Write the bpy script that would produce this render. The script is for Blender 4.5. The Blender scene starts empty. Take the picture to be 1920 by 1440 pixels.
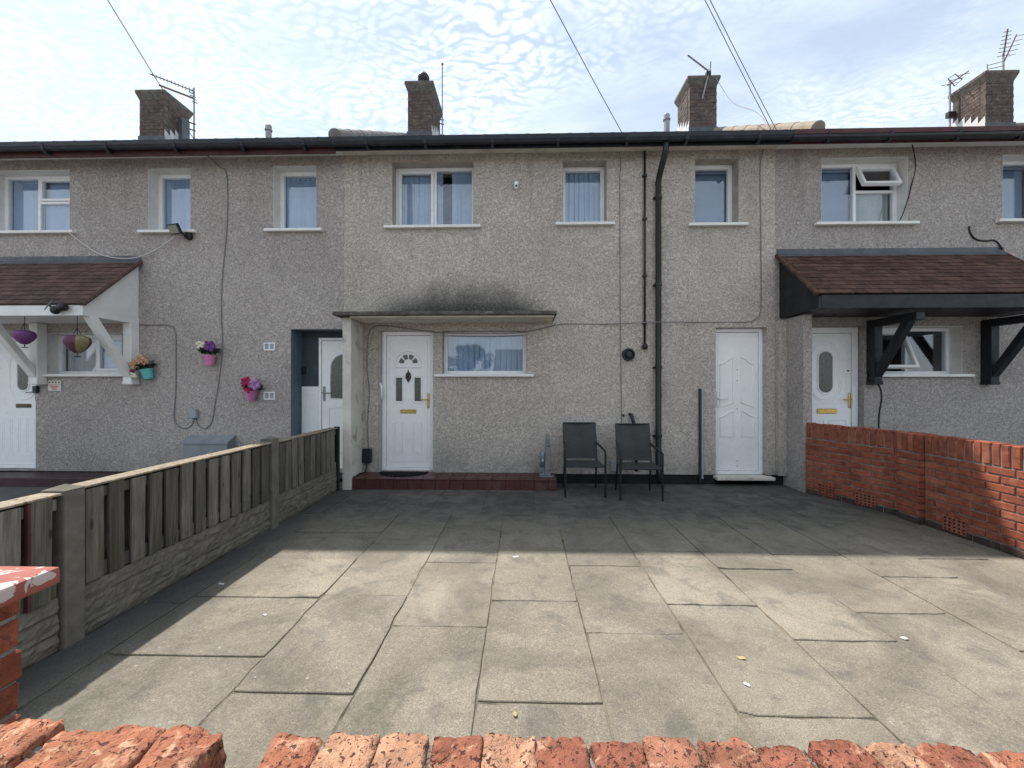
import bpy, bmesh, math, random
from mathutils import Vector, Matrix, noise
R = math.radians
random.seed(7)
sc = bpy.context.scene
C = sc.collection

# ------------------------------------------------------------------ camera, sky, sun, exposure
cam = bpy.data.cameras.new('camera'); cam_o = bpy.data.objects.new('camera', cam); C.objects.link(cam_o)
cam.sensor_width = 36; cam.lens = 14.175; cam.clip_start = 0.05; cam.clip_end = 2000
cam_o.location = (0, 0, 1.5); cam_o.rotation_euler = (R(90), 0, R(1.45))
sc.camera = cam_o

SUN = Vector((-0.47, 0.42, 1.0)).normalized()
world = bpy.data.worlds.new('World'); sc.world = world; world.use_nodes = True
def make_sky():
    nt = world.node_tree; N = nt.nodes; L = nt.links
    bg = N['Background']; bg.inputs[1].default_value = 0.06
    sky = N.new('ShaderNodeTexSky'); sky.sky_type = 'NISHITA'; sky.sun_disc = False
    sky.sun_elevation = math.asin(SUN.z); sky.sun_rotation = math.atan2(SUN.x, SUN.y)
    sky.air_density = 1.0; sky.dust_density = 0.35; sky.ozone_density = 1.2
    tc = N.new('ShaderNodeTexCoord'); sep = N.new('ShaderNodeSeparateXYZ'); L.new(tc.outputs['Generated'], sep.inputs[0])
    def m(op, a, b=None, clamp=False):
        n = N.new('ShaderNodeMath'); n.operation = op; n.use_clamp = clamp
        for i, v in enumerate((a, b)):
            if v is None: continue
            if isinstance(v, (int, float)): n.inputs[i].default_value = v
            else: L.new(v, n.inputs[i])
        return n.outputs[0]
    z = m('MAXIMUM', sep.outputs[2], 0.06)
    px = m('DIVIDE', sep.outputs[0], z); py = m('DIVIDE', sep.outputs[1], z)
    cmb = N.new('ShaderNodeCombineXYZ'); L.new(px, cmb.inputs[0]); L.new(py, cmb.inputs[1])
    def noi(scale, detail, rough, dist=0.0, rot=0.0, sx=1.0, loc=(0, 0, 0)):
        mp = N.new('ShaderNodeMapping'); mp.inputs['Rotation'].default_value = (0, 0, R(rot)); mp.inputs['Scale'].default_value = (sx, 1, 1)
        mp.inputs['Location'].default_value = loc
        L.new(cmb.outputs[0], mp.inputs[0])
        n = N.new('ShaderNodeTexNoise'); n.noise_dimensions = '2D'
        n.inputs['Scale'].default_value = scale; n.inputs['Detail'].default_value = detail
        n.inputs['Roughness'].default_value = rough; n.inputs['Distortion'].default_value = dist
        L.new(mp.outputs[0], n.inputs['Vector']); return n.outputs['Fac']
    def ramp(v, a, b, c0=0.0, c1=1.0):
        n = N.new('ShaderNodeMapRange'); n.interpolation_type = 'SMOOTHSTEP'
        n.inputs[1].default_value = a; n.inputs[2].default_value = b; n.inputs[3].default_value = c0; n.inputs[4].default_value = c1
        L.new(v, n.inputs[0]); return n.outputs[0]
    region = ramp(m('ADD', noi(0.55, 2, 0.5, 0.0, 0, 1.0, (7.3, 2.2, 0)), m('MULTIPLY', px, -0.11)), 0.36, 0.60)
    vo = N.new('ShaderNodeTexVoronoi'); vo.feature = 'SMOOTH_F1'; vo.voronoi_dimensions = '2D'; vo.inputs['Scale'].default_value = 36; vo.inputs['Smoothness'].default_value = 0.5; vo.inputs['Randomness'].default_value = 0.85
    wmp = N.new('ShaderNodeMapping'); wmp.inputs['Rotation'].default_value = (0, 0, R(-32)); wmp.inputs['Scale'].default_value = (0.72, 1.25, 1)
    wn = N.new('ShaderNodeTexNoise'); wn.noise_dimensions = '2D'; wn.inputs['Scale'].default_value = 3.0; wn.inputs['Detail'].default_value = 3
    L.new(cmb.outputs[0], wn.inputs['Vector'])
    va = N.new('ShaderNodeVectorMath'); va.operation = 'MULTIPLY_ADD'; va.inputs[1].default_value = (0.22, 0.22, 0)
    L.new(wn.outputs['Color'], va.inputs[0]); L.new(cmb.outputs[0], va.inputs[2]); L.new(va.outputs[0], wmp.inputs[0]); L.new(wmp.outputs[0], vo.inputs['Vector'])
    lump = ramp(m('ADD', vo.outputs['Distance'], m('MULTIPLY', m('SUBTRACT', noi(34, 3, 0.6), 0.5), 0.55)), 0.14, 0.72, 1.0, 0.0)
    patch = ramp(noi(2.6, 3, 0.55, 0.4, 15, 0.7, (1.3, 0.4, 0)), 0.28, 0.68, 0.15, 1.0)
    cells = m('MULTIPLY', lump, patch)
    wisp = ramp(noi(3.2, 5, 0.58, 0.25, -28, 0.55, (2.0, 5.0, 0)), 0.32, 0.68)
    veil = ramp(noi(0.8, 3, 0.5, 0.2, 10, 0.8, (3.1, 1.7, 0)), 0.30, 0.65, 0.42, 0.58)
    det = m('ADD', m('MULTIPLY', m('MULTIPLY', cells, region), 0.66), m('MULTIPLY', m('MULTIPLY', wisp, m('SUBTRACT', 1.0, m('MULTIPLY', region, 0.6))), 0.22))
    cov = m('ADD', veil, det, True)
    hz = ramp(sep.outputs[2], 0.12, 0.62, 0.75, 0.0)
    cov = m('ADD', cov, m('MULTIPLY', m('SUBTRACT', 1.0, cov), hz), True)
    mix = N.new('ShaderNodeMix'); mix.data_type = 'RGBA'
    L.new(cov, mix.inputs[0]); L.new(sky.outputs[0], mix.inputs[6]); mix.inputs[7].default_value = (5.75, 6.35, 6.85, 1)
    L.new(mix.outputs[2], bg.inputs[0])
make_sky()
sl = bpy.data.lights.new('sun', 'SUN'); sl.energy = 2.2; sl.angle = R(1.0); sl.color = (1.0, 0.94, 0.85)
so = bpy.data.objects.new('sun', sl); C.objects.link(so); so.location = (-12, 18, 25)
so.rotation_euler = (-SUN).to_track_quat('-Z', 'Y').to_euler()
sc.view_settings.view_transform = 'Standard'; sc.view_settings.look = 'None'; sc.view_settings.gamma = 1
sc.view_settings.use_curve_mapping = False; sc.view_settings.exposure = 1.62
sc.cycles.max_bounces = 6; sc.cycles.diffuse_bounces = 3; sc.cycles.glossy_bounces = 3; sc.cycles.transparent_max_bounces = 12; sc.cycles.use_denoising = True
sc.cycles.sample_clamp_indirect = 8

# ------------------------------------------------------------------ materials
class NT:
    def __init__(s, name):
        s.m = bpy.data.materials.new(name); s.m.use_nodes = True
        s.t = s.m.node_tree; s.N = s.t.nodes; s.L = s.t.links; s.p = s.N['Principled BSDF']
    def link(s, a, b): s.L.new(a, b)
    def setv(s, sock, v):
        if isinstance(v, bpy.types.NodeSocket): s.L.new(v, sock)
        else: sock.default_value = v
    def math(s, op, a, b=None, c=None, clamp=False):
        n = s.N.new('ShaderNodeMath'); n.operation = op; n.use_clamp = clamp
        for i, v in enumerate((a, b, c)):
            if v is not None: s.setv(n.inputs[i], v)
        return n.outputs[0]
    def obj(s, rnd=True):
        tc = s.N.new('ShaderNodeTexCoord'); v = tc.outputs['Object']
        if rnd:
            oi = s.N.new('ShaderNodeObjectInfo'); k = s.math('MULTIPLY', oi.outputs['Random'], 53.0)
            a = s.N.new('ShaderNodeVectorMath'); a.operation = 'ADD'; s.L.new(v, a.inputs[0]); s.L.new(k, a.inputs[1]); v = a.outputs[0]
        return v
    def pos(s):
        return s.N.new('ShaderNodeNewGeometry').outputs['Position']
    def rand(s): return s.N.new('ShaderNodeObjectInfo').outputs['Random']
    def sep(s, v):
        n = s.N.new('ShaderNodeSeparateXYZ'); s.L.new(v, n.inputs[0]); return n.outputs
    def map(s, v, scale=(1, 1, 1), loc=(0, 0, 0), rot=(0, 0, 0)):
        n = s.N.new('ShaderNodeMapping'); n.inputs['Scale'].default_value = scale; n.inputs['Location'].default_value = loc
        n.inputs['Rotation'].default_value = rot; s.L.new(v, n.inputs[0]); return n.outputs[0]
    def noise(s, v, scale, detail=3, rough=0.5, dist=0.0):
        n = s.N.new('ShaderNodeTexNoise'); n.inputs['Scale'].default_value = scale; n.inputs['Detail'].default_value = detail
        n.inputs['Roughness'].default_value = rough; n.inputs['Distortion'].default_value = dist; s.L.new(v, n.inputs['Vector']); return n.outputs['Fac']
    def vor(s, v, scale, out='Distance', feat='F1'):
        n = s.N.new('ShaderNodeTexVoronoi'); n.feature = feat; n.inputs['Scale'].default_value = scale; s.L.new(v, n.inputs['Vector']); return n.outputs[out]
    def ramp(s, v, a, b, c0=0.0, c1=1.0, smooth=True):
        n = s.N.new('ShaderNodeMapRange'); n.interpolation_type = 'SMOOTHSTEP' if smooth else 'LINEAR'
        for i, k in ((1, a), (2, b), (3, c0), (4, c1)): n.inputs[i].default_value = k
        s.L.new(v, n.inputs[0]); return n.outputs[0]
    def mix(s, f, a, b, mode='MIX'):
        n = s.N.new('ShaderNodeMix'); n.data_type = 'RGBA'; n.blend_type = mode
        s.setv(n.inputs[0], f)
        for i, v in ((6, a), (7, b)):
            if isinstance(v, (tuple, list)): v = tuple(v) + (1,) if len(v) == 3 else tuple(v)
            s.setv(n.inputs[i], v)
        return n.outputs[2]
    def gray(s, v):
        n = s.N.new('ShaderNodeCombineColor')
        for i in range(3): s.L.new(v, n.inputs[i])
        return n.outputs[0]
    def mul(s, col, v): return s.mix(1.0, col, s.gray(v), 'MULTIPLY')
    def bump(s, h, strength=0.5, dist=0.01):
        n = s.N.new('ShaderNodeBump'); n.inputs['Strength'].default_value = strength; n.inputs['Distance'].default_value = dist
        s.L.new(h, n.inputs['Height']); s.L.new(n.outputs[0], s.p.inputs['Normal'])
    def out(s, col, rough=0.7, spec=0.3, metal=0.0):
        c = s.p.inputs
        if isinstance(col, (tuple, list)): col = tuple(col) + (1,)
        s.setv(c['Base Color'], col); s.setv(c['Roughness'], rough); c['Specular IOR Level'].default_value = spec; c['Metallic'].default_value = metal
        return s.m

M = {}
def plain(name, col, rough=0.5, spec=0.4, metal=0.0, var=0.12, scale=6.0, bump=0.0, bscale=40.0, hue=0.0, dirt=None):
    n = NT(name); v = n.obj()
    f = n.ramp(n.noise(v, scale, 4, 0.6), 0.25, 0.75, 1 - var, 1 + var * 0.6)
    c = n.mul(col, f)
    if hue: c = n.mul(c, n.ramp(n.rand(), 0, 1, 1 - hue, 1 + hue, False))
    if dirt:
        d = n.ramp(n.noise(v, dirt[1], 5, 0.65, 0.4), dirt[2], dirt[3]); c = n.mix(n.math('MULTIPLY', d, dirt[4]), c, dirt[0])
    if bump: n.bump(n.noise(v, bscale, 4, 0.6), bump, 0.01)
    M[name] = n.out(c, n.ramp(n.noise(v, scale * 2.3, 3), 0.2, 0.8, max(0.05, rough - 0.1), min(1, rough + 0.1)), spec, metal)
    return M[name]

def pebbledash(name, pale, dark, stain=None, grime=0.5):
    n = NT(name); v = n.obj(False)
    w1 = n.noise(v, 27, 2, 0.5, 1.0); w2 = n.noise(v, 52, 2, 0.5, 0.7)
    worm = n.ramp(n.math('ABSOLUTE', n.math('SUBTRACT', w1, 0.5)), 0.0, 0.085, 1.0, 0.0)
    worm2 = n.ramp(n.math('ABSOLUTE', n.math('SUBTRACT', w2, 0.5)), 0.0, 0.10, 1.0, 0.0)
    cell = n.vor(v, 85, 'Color'); cs = n.N.new('ShaderNodeSeparateColor'); n.L.new(cell, cs.inputs[0])
    dist = n.vor(v, 85)
    big = n.noise(v, 0.9, 5, 0.6, 0.5); mid = n.noise(v, 5, 4, 0.6)
    base = n.mix(n.ramp(cs.outputs[0], 0.0, 1.0, 0.0, 0.75, False), pale, dark)
    base = n.mix(n.math('MULTIPLY', worm, 0.75), base, tuple(min(1, k * 1.2) for k in pale))
    base = n.mix(n.math('MULTIPLY', n.math('MULTIPLY', worm2, n.ramp(w1, 0.42, 0.55)), 0.75), base, tuple(k * 0.55 for k in dark))
    spk = n.ramp(n.noise(v, 70, 2, 0.5), 0.66, 0.72)
    base = n.mix(n.math('MULTIPLY', spk, 0.7), base, tuple(k * 0.3 for k in dark))
    base = n.mul(base, n.ramp(big, 0.3, 0.7, 1 - 0.14 * grime, 1.04))
    base = n.mix(n.ramp(mid, 0.45, 0.75, 0.0, 0.22 * grime), base, (0.36, 0.28, 0.21))
    pv = n.vor(n.map(v, (0.8, 0.8, 1.1)), 1.0, 'Color'); ps = n.N.new('ShaderNodeSeparateColor'); n.L.new(pv, ps.inputs[0]); base = n.mul(base, n.ramp(ps.outputs[1], 0, 1, 0.93, 1.05, False))
    x, y, z = n.sep(v)
    # rain streaking that starts under sills and the eaves
    stv = n.noise(n.map(v, (7, 7, 0.55)), 1.0, 4, 0.6)
    st = n.math('MULTIPLY', n.ramp(stv, 0.50, 0.72), n.ramp(z, 2.3, 5.0, 0.10 * grime, 0.62 * grime))
    base = n.mix(st, base, (0.20, 0.18, 0.16))
    # splash-back algae at the foot of the wall
    ft = n.math('MULTIPLY', n.ramp(z, 0.1, 0.75, 1.0, 0.0), n.ramp(mid, 0.3, 0.7, 0.10, 0.55))
    base = n.mix(ft, base, (0.22, 0.23, 0.22))
    if stain:   # sooty mould growing above the flat concrete canopy: (x centre, half width, z bottom, height)
        xc, hw, zb, hh = stain
        dx = n.math('ABSOLUTE', n.math('DIVIDE', n.math('SUBTRACT', x, xc), hw))
        prof = n.ramp(dx, 0.05, 1.0, 1.0, 0.0)
        hgt = n.math('MULTIPLY', n.math('ADD', n.math('MULTIPLY', prof, 0.68), 0.32), hh)
        hgt = n.math('MULTIPLY', hgt, n.ramp(n.noise(n.map(v, (3, 3, 1.2)), 1.5, 4, 0.6), 0.2, 0.8, 0.8, 1.2))
        t = n.math('DIVIDE', n.math('SUBTRACT', z, zb), hgt)
        k = n.math('MULTIPLY', n.ramp(t, 0.05, 1.3, 1.0, 0.0), n.ramp(z, zb - 0.02, zb, 0.0, 1.0))
        k = n.math('MULTIPLY', k, n.ramp(dx, 0.45, 0.95, 1.0, 0.0))
        k = n.math('MULTIPLY', k, n.ramp(n.noise(v, 38, 3, 0.6), 0.3, 0.65, 1.0, 0.86))
        base = n.mix(k, base, (0.028, 0.027, 0.027))
    h = n.math('ADD', n.math('MULTIPLY', n.math('SUBTRACT', 1.0, dist), 0.6), n.math('MULTIPLY', worm, 0.5))
    n.bump(h, 1.0, 0.014)
    M[name] = n.out(base, 0.92, 0.15)

pebbledash('dash_center', (0.72, 0.655, 0.595), (0.42, 0.38, 0.343), stain=(-0.9, 1.75, 2.49, 0.62))
pebbledash('dash_left', (0.60, 0.542, 0.51), (0.345, 0.308, 0.292))
pebbledash('dash_right', (0.565, 0.515, 0.488), (0.32, 0.29, 0.277))

def paving():
    n = NT('paving'); v = n.pos()
    x, y, z = n.sep(v)
    r = n.rand()
    base = n.mix(n.ramp(r, 0, 1, 0, 1, False), (0.238, 0.214, 0.172), (0.190, 0.172, 0.142))
    w = n.noise(v, 30, 2, 0.5, 1.1)
    worm = n.ramp(n.math('ABSOLUTE', n.math('SUBTRACT', w, 0.5)), 0.0, 0.07, 1.0, 0.0)
    base = n.mix(n.math('MULTIPLY', worm, 0.40), base, (0.33, 0.295, 0.235))
    grit = n.noise(v, 160, 3, 0.7); base = n.mul(base, n.ramp(grit, 0.3, 0.7, 0.70, 1.25))
    big = n.noise(v, 1.1, 5, 0.6, 0.8); mid = n.noise(v, 4.5, 5, 0.65, 0.6)
    base = n.mul(base, n.ramp(big, 0.3, 0.7, 0.68, 1.18))
    base = n.mix(n.ramp(mid, 0.48, 0.72, 0.0, 0.55), base, (0.092, 0.088, 0.080))
    base = n.mix(n.ramp(n.noise(n.map(v, loc=(4, 9, 0)), 2.1, 5, 0.65, 1.0), 0.55, 0.72, 0.0, 0.5), base, (0.24, 0.225, 0.18))
    moss = n.math('MULTIPLY', n.ramp(n.noise(n.map(v, loc=(1, 3, 0)), 1.7, 4, 0.6, 0.6), 0.52, 0.68), n.ramp(n.noise(v, 22, 3, 0.6), 0.45, 0.6))
    base = n.mix(n.math('MULTIPLY', moss, 0.35), base, (0.085, 0.088, 0.052))
    # house and fence shade painted into the slab colour, with some dirt and moss
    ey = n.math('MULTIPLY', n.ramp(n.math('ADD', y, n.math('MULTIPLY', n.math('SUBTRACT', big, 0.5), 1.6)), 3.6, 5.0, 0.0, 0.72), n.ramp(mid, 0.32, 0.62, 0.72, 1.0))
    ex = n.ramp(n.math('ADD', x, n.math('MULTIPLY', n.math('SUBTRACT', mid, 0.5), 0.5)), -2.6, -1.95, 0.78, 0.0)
    shade_dirt = n.math('MAXIMUM', ey, ex)
    base = n.mix(shade_dirt, base, (0.034, 0.039, 0.045))
    lich = n.ramp(n.noise(v, 26, 3, 0.6), 0.70, 0.74); base = n.mix(n.math('MULTIPLY', lich, 0.45), base, (0.5, 0.48, 0.42))
    pit = n.ramp(n.noise(v, 75, 2, 0.6), 0.28, 0.36, 1.0, 0.0); base = n.mix(n.math('MULTIPLY', pit, 0.6), base, (0.07, 0.065, 0.06))
    n.bump(n.math('ADD', n.math('MULTIPLY', grit, 0.5), n.math('ADD', n.math('MULTIPLY', worm, 0.35), n.math('MULTIPLY', mid, 0.8))), 0.55, 0.006)
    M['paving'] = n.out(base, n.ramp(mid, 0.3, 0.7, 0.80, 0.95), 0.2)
paving()

def brick_mat(name, cols, pale=0.25, pits=0.4, scale=1.0, soot=0.25, bump=0.5):
    n = NT(name); v = n.obj(); r = n.rand()
    c = n.mix(n.ramp(r, 0.0, 0.55), cols[0], cols[1]); c = n.mix(n.ramp(r, 0.6, 1.0), c, cols[2])
    a = n.noise(v, 9 * scale, 5, 0.65, 0.8); c = n.mul(c, n.ramp(a, 0.28, 0.72, 0.62, 1.25))
    c = n.mix(n.ramp(n.noise(v, 17 * scale, 4, 0.6, 0.5), 0.54, 0.70, 0.0, pale), c, (0.62, 0.40, 0.27))
    c = n.mix(n.ramp(n.noise(n.map(v, loc=(5, 3, 1)), 12 * scale, 5, 0.7, 0.9), 0.55, 0.72, 0.0, soot), c, (0.09, 0.065, 0.055))
    p = n.noise(n.map(v, (1, 1, 1)), 55 * scale, 3, 0.6, 0.6); pk = n.ramp(p, 0.34, 0.42, 1.0, 0.0)
    c = n.mix(n.math('MULTIPLY', pk, pits), c, (0.075, 0.04, 0.03))
    n.bump(n.math('SUBTRACT', n.math('ADD', n.math('MULTIPLY', a, 0.6), n.noise(v, 90 * scale, 3, 0.6)), n.math('MULTIPLY', pk, 1.0)), bump, 0.006)
    M[name] = n.out(c, 0.9, 0.15)
brick_mat('brick_red', ((0.29, 0.092, 0.055), (0.25, 0.078, 0.050), (0.32, 0.115, 0.072)), 0.12, 0.25, 1.0, 0.15)
brick_mat('brick_orange', ((0.35, 0.145, 0.085), (0.24, 0.090, 0.060), (0.41, 0.225, 0.145)), 0.6, 0.95, 2.2, 0.35, 0.9)
brick_mat('brick_pier', ((0.29, 0.095, 0.052), (0.25, 0.08, 0.046), (0.31, 0.11, 0.062)), 0.06, 0.5, 1.2, 0.1)
brick_mat('brick_chimney', ((0.125, 0.098, 0.088), (0.10, 0.085, 0.082), (0.155, 0.125, 0.11)), 0.22, 0.2, 0.7, 0.4)
brick_mat('brick_plinth', ((0.075, 0.052, 0.046), (0.06, 0.045, 0.042), (0.10, 0.062, 0.05)), 0.05, 0.3, 1.0, 0.5)

plain('mortar', (0.25, 0.232, 0.208), 0.95, 0.1, var=0.3, scale=14, bump=0.5, bscale=120)
plain('mortar_dark', (0.155, 0.14, 0.125), 0.95, 0.1, var=0.4, scale=14, bump=0.6, bscale=110)
plain('joint_sand', (0.11, 0.10, 0.078), 0.98, 0.05, var=0.5, scale=9, bump=0.6, bscale=90, dirt=((0.20, 0.18, 0.135), 2.2, 0.42, 0.58, 0.95))
plain('white_plastic', (0.82, 0.83, 0.845), 0.32, 0.45, var=0.05, scale=3, dirt=((0.55, 0.53, 0.49), 4, 0.55, 0.85, 0.25))
plain('white_paint', (0.76, 0.755, 0.74), 0.55, 0.35, var=0.08, scale=4, bump=0.12, bscale=60, dirt=((0.50, 0.47, 0.42), 5, 0.52, 0.78, 0.35))
plain('reveal_white', (0.70, 0.69, 0.665), 0.75, 0.2, var=0.12, scale=4, bump=0.3, bscale=70, dirt=((0.42, 0.39, 0.35), 6, 0.5, 0.75, 0.35))
plain('reveal_cement', (0.40, 0.365, 0.325), 0.85, 0.2, var=0.2, scale=6, bump=0.35, bscale=80, dirt=((0.2, 0.18, 0.16), 5, 0.5, 0.75, 0.4))
plain('cream_soffit', (0.70, 0.66, 0.59), 0.8, 0.2, var=0.15, scale=3, bump=0.2, bscale=50, dirt=((0.24, 0.20, 0.16), 4, 0.48, 0.75, 0.5))
plain('cream_pier', (0.60, 0.575, 0.51), 0.75, 0.25, var=0.15, scale=3, bump=0.5, bscale=35, dirt=((0.19, 0.19, 0.18), 4.5, 0.53, 0.68, 0.65))
plain('canopy_concrete', (0.115, 0.105, 0.092), 0.95, 0.1, var=0.45, scale=9, bump=0.7, bscale=45, dirt=((0.33, 0.30, 0.25), 10, 0.55, 0.7, 0.5))
plain('concrete', (0.165, 0.152, 0.13), 0.92, 0.15, var=0.25, scale=7, bump=0.5, bscale=70, hue=0.08, dirt=((0.11, 0.115, 0.085), 3.5, 0.48, 0.72, 0.6))
plain('forecourt', (0.13, 0.13, 0.128), 0.92, 0.15, var=0.3, scale=2.5, bump=0.4, bscale=60)
plain('asphalt', (0.05, 0.05, 0.052), 0.92, 0.2, var=0.3, scale=3, bump=0.5, bscale=150)
plain('pavement', (0.24, 0.23, 0.21), 0.92, 0.2, var=0.2, scale=3, bump=0.4, bscale=100)
plain('step_red', (0.085, 0.030, 0.029), 0.42, 0.4, var=0.3, scale=6, bump=0.25, bscale=50, dirt=((0.10, 0.075, 0.065), 5, 0.5, 0.72, 0.6))
plain('step_brown', (0.055, 0.028, 0.03), 0.5, 0.3, var=0.3, scale=6, bump=0.2)
plain('black_plastic', (0.013, 0.015, 0.02), 0.38, 0.4, var=0.3, scale=8)
plain('gutter_black', (0.016, 0.021, 0.030), 0.42, 0.35, var=0.35, scale=4, dirt=((0.08, 0.085, 0.09), 5, 0.52, 0.75, 0.4))
plain('maroon', (0.085, 0.030, 0.030), 0.6, 0.3, var=0.3, scale=5, dirt=((0.05, 0.03, 0.03), 6, 0.5, 0.7, 0.6))
plain('black_timber', (0.014, 0.016, 0.021), 0.5, 0.35, var=0.3, scale=6, bump=0.25, bscale=35)
plain('lead', (0.085, 0.095, 0.11), 0.55, 0.4, var=0.25, scale=6, bump=0.2)
plain('lead_white', (0.62, 0.63, 0.62), 0.6, 0.3, var=0.15, scale=9, bump=0.2)
plain('bitumen', (0.020, 0.021, 0.023), 0.8, 0.2, var=0.4, scale=6, bump=0.4)
plain('cable_black', (0.012, 0.012, 0.013), 0.5, 0.3)
plain('cable_grey', (0.20, 0.195, 0.20), 0.55, 0.3)
plain('cable_white', (0.55, 0.54, 0.53), 0.5, 0.3)
plain('steel_grey', (0.20, 0.225, 0.235), 0.4, 0.5, metal=0.25, var=0.25, scale=9, bump=0.1)
plain('box_grey', (0.30, 0.325, 0.35), 0.5, 0.4, var=0.1)
plain('box_blue', (0.235, 0.255, 0.28), 0.6, 0.3, var=0.15, bump=0.5, bscale=60)
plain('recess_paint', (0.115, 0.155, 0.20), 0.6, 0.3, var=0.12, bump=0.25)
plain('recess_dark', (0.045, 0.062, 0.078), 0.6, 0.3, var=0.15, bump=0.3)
plain('gold', (0.62, 0.43, 0.14), 0.28, 0.5, metal=0.85, var=0.15, scale=20)
plain('bronze', (0.115, 0.088, 0.055), 0.4, 0.5, metal=0.6, var=0.2, scale=20)
plain('dark_iron', (0.04, 0.042, 0.04), 0.5, 0.4, metal=0.4, var=0.3, scale=20)
plain('galvanised', (0.30, 0.295, 0.295), 0.45, 0.5, metal=0.6, var=0.25, scale=12)
plain('aerial_rust', (0.21, 0.155, 0.125), 0.6, 0.3, metal=0.3, var=0.3, scale=12)
plain('mat_black', (0.012, 0.012, 0.018), 0.95, 0.1, var=0.4, scale=60, bump=0.6, bscale=160)
plain('interior', (0.20, 0.195, 0.19), 0.9, 0.1)
plain('slat', (0.33, 0.44, 0.60), 0.8, 0.2, var=0.06, hue=0.05)
plain('roller', (0.18, 0.26, 0.37), 0.8, 0.2, var=0.06)
plain('roller_dark', (0.05, 0.055, 0.075), 0.7, 0.2)
plain('curtain', (0.33, 0.35, 0.34), 0.9, 0.1, var=0.15)
plain('curtain_white', (0.62, 0.62, 0.62), 0.9, 0.1, var=0.1)
plain('roof_grey', (0.125, 0.128, 0.132), 0.9, 0.15, var=0.3, scale=7, bump=0.4, dirt=((0.30, 0.30, 0.27), 9, 0.55, 0.72, 0.5))
plain('roof_maroon', (0.115, 0.052, 0.046), 0.9, 0.15, var=0.35, scale=7, bump=0.4)
plain('ridge_cream', (0.31, 0.265, 0.215), 0.9, 0.15, var=0.2, scale=6, bump=0.4)
plain('ridge_grey', (0.24, 0.235, 0.225), 0.9, 0.15, var=0.25, scale=6, bump=0.4)
plain('tile_brown', (0.092, 0.050, 0.038), 0.82, 0.2, var=0.35, scale=9, bump=0.3, hue=0.30, dirt=((0.045, 0.035, 0.035), 7, 0.5, 0.72, 0.5))
plain('tile_plum', (0.105, 0.062, 0.055), 0.82, 0.2, var=0.35, scale=9, bump=0.3, hue=0.25, dirt=((0.055, 0.045, 0.05), 7, 0.5, 0.72, 0.5))
plain('pot_pink', (0.62, 0.20, 0.36), 0.45, 0.4, var=0.1)
plain('pot_magenta', (0.46, 0.17, 0.34), 0.45, 0.4, var=0.1)
plain('pot_teal', (0.10, 0.40, 0.40), 0.45, 0.4, var=0.1)
plain('leaf_green', (0.016, 0.045, 0.020), 0.6, 0.3, var=0.4, scale=30)
plain('petal_peach', (0.58, 0.32, 0.22), 0.7, 0.2, var=0.2, scale=40)
plain('petal_cream', (0.70, 0.66, 0.50), 0.7, 0.2, var=0.15, scale=40)
plain('petal_violet', (0.15, 0.06, 0.22), 0.7, 0.2, var=0.3, scale=40)
plain('petal_crimson', (0.40, 0.018, 0.085), 0.7, 0.2, var=0.3, scale=40)
plain('petal_lilac', (0.36, 0.20, 0.40), 0.7, 0.2, var=0.3, scale=40)
plain('lantern_purple', (0.145, 0.05, 0.165), 0.6, 0.3, var=0.2, scale=20)
plain('lantern_maroon', (0.13, 0.045, 0.08), 0.6, 0.3, var=0.2, scale=20)
plain('lantern_olive', (0.24, 0.225, 0.11), 0.6, 0.3, var=0.25, scale=20)
plain('lantern_blue', (0.17, 0.16, 0.34), 0.6, 0.3, var=0.2, scale=20)
plain('lens_glass', (0.25, 0.24, 0.20), 0.25, 0.5)
plain('sign_white', (0.66, 0.62, 0.57), 0.5, 0.3)
plain('sign_ink', (0.04, 0.03, 0.03), 0.6, 0.2)
plain('sign_red', (0.48, 0.11, 0.10), 0.6, 0.2)
plain('paper', (0.62, 0.62, 0.60), 0.8, 0.2)
plain('leaf_yellow', (0.38, 0.31, 0.16), 0.7, 0.2)
plain('bark', (0.10, 0.075, 0.055), 0.9, 0.1, var=0.3, scale=12, bump=0.6)
plain('foliage', (0.045, 0.075, 0.025), 0.7, 0.2, var=0.4, scale=3)
plain('pole_wood', (0.12, 0.095, 0.07), 0.85, 0.2, var=0.3, scale=6, bump=0.4)

def wood(name, col, green=0.3):
    n = NT(name); v = n.obj()
    g = n.noise(n.map(v, (22, 22, 1.4)), 1.6, 5, 0.65, 0.6); fine = n.noise(n.map(v, (90, 90, 3)), 1.5, 3, 0.6)
    c = n.mul(col, n.ramp(g, 0.25, 0.75, 0.55, 1.3)); c = n.mul(c, n.ramp(fine, 0.3, 0.7, 0.8, 1.15))
    c = n.mul(c, n.ramp(n.rand(), 0, 1, 0.60, 1.35, False))
    k = n.vor(n.map(v, (9, 9, 3.2)), 1.0); c = n.mix(n.ramp(k, 0.07, 0.14, 0.75, 0.0), c, (0.03, 0.024, 0.02))
    x, y, z = n.sep(n.pos())
    al = n.math('MULTIPLY', n.ramp(z, 0.25, 0.8, 0.75, 0.15), n.ramp(n.noise(n.pos(), 4, 4, 0.6), 0.35, 0.65, 0.0, green))
    c = n.mix(al, c, (0.065, 0.075, 0.04))
    n.bump(n.math('ADD', g, n.math('MULTIPLY', fine, 0.5)), 0.5, 0.006)
    M[name] = n.out(c, 0.9, 0.15)
wood('fence_wood', (0.165, 0.152, 0.132), 0.5)
wood('rail_wood', (0.33, 0.275, 0.21), 0.2)

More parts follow.
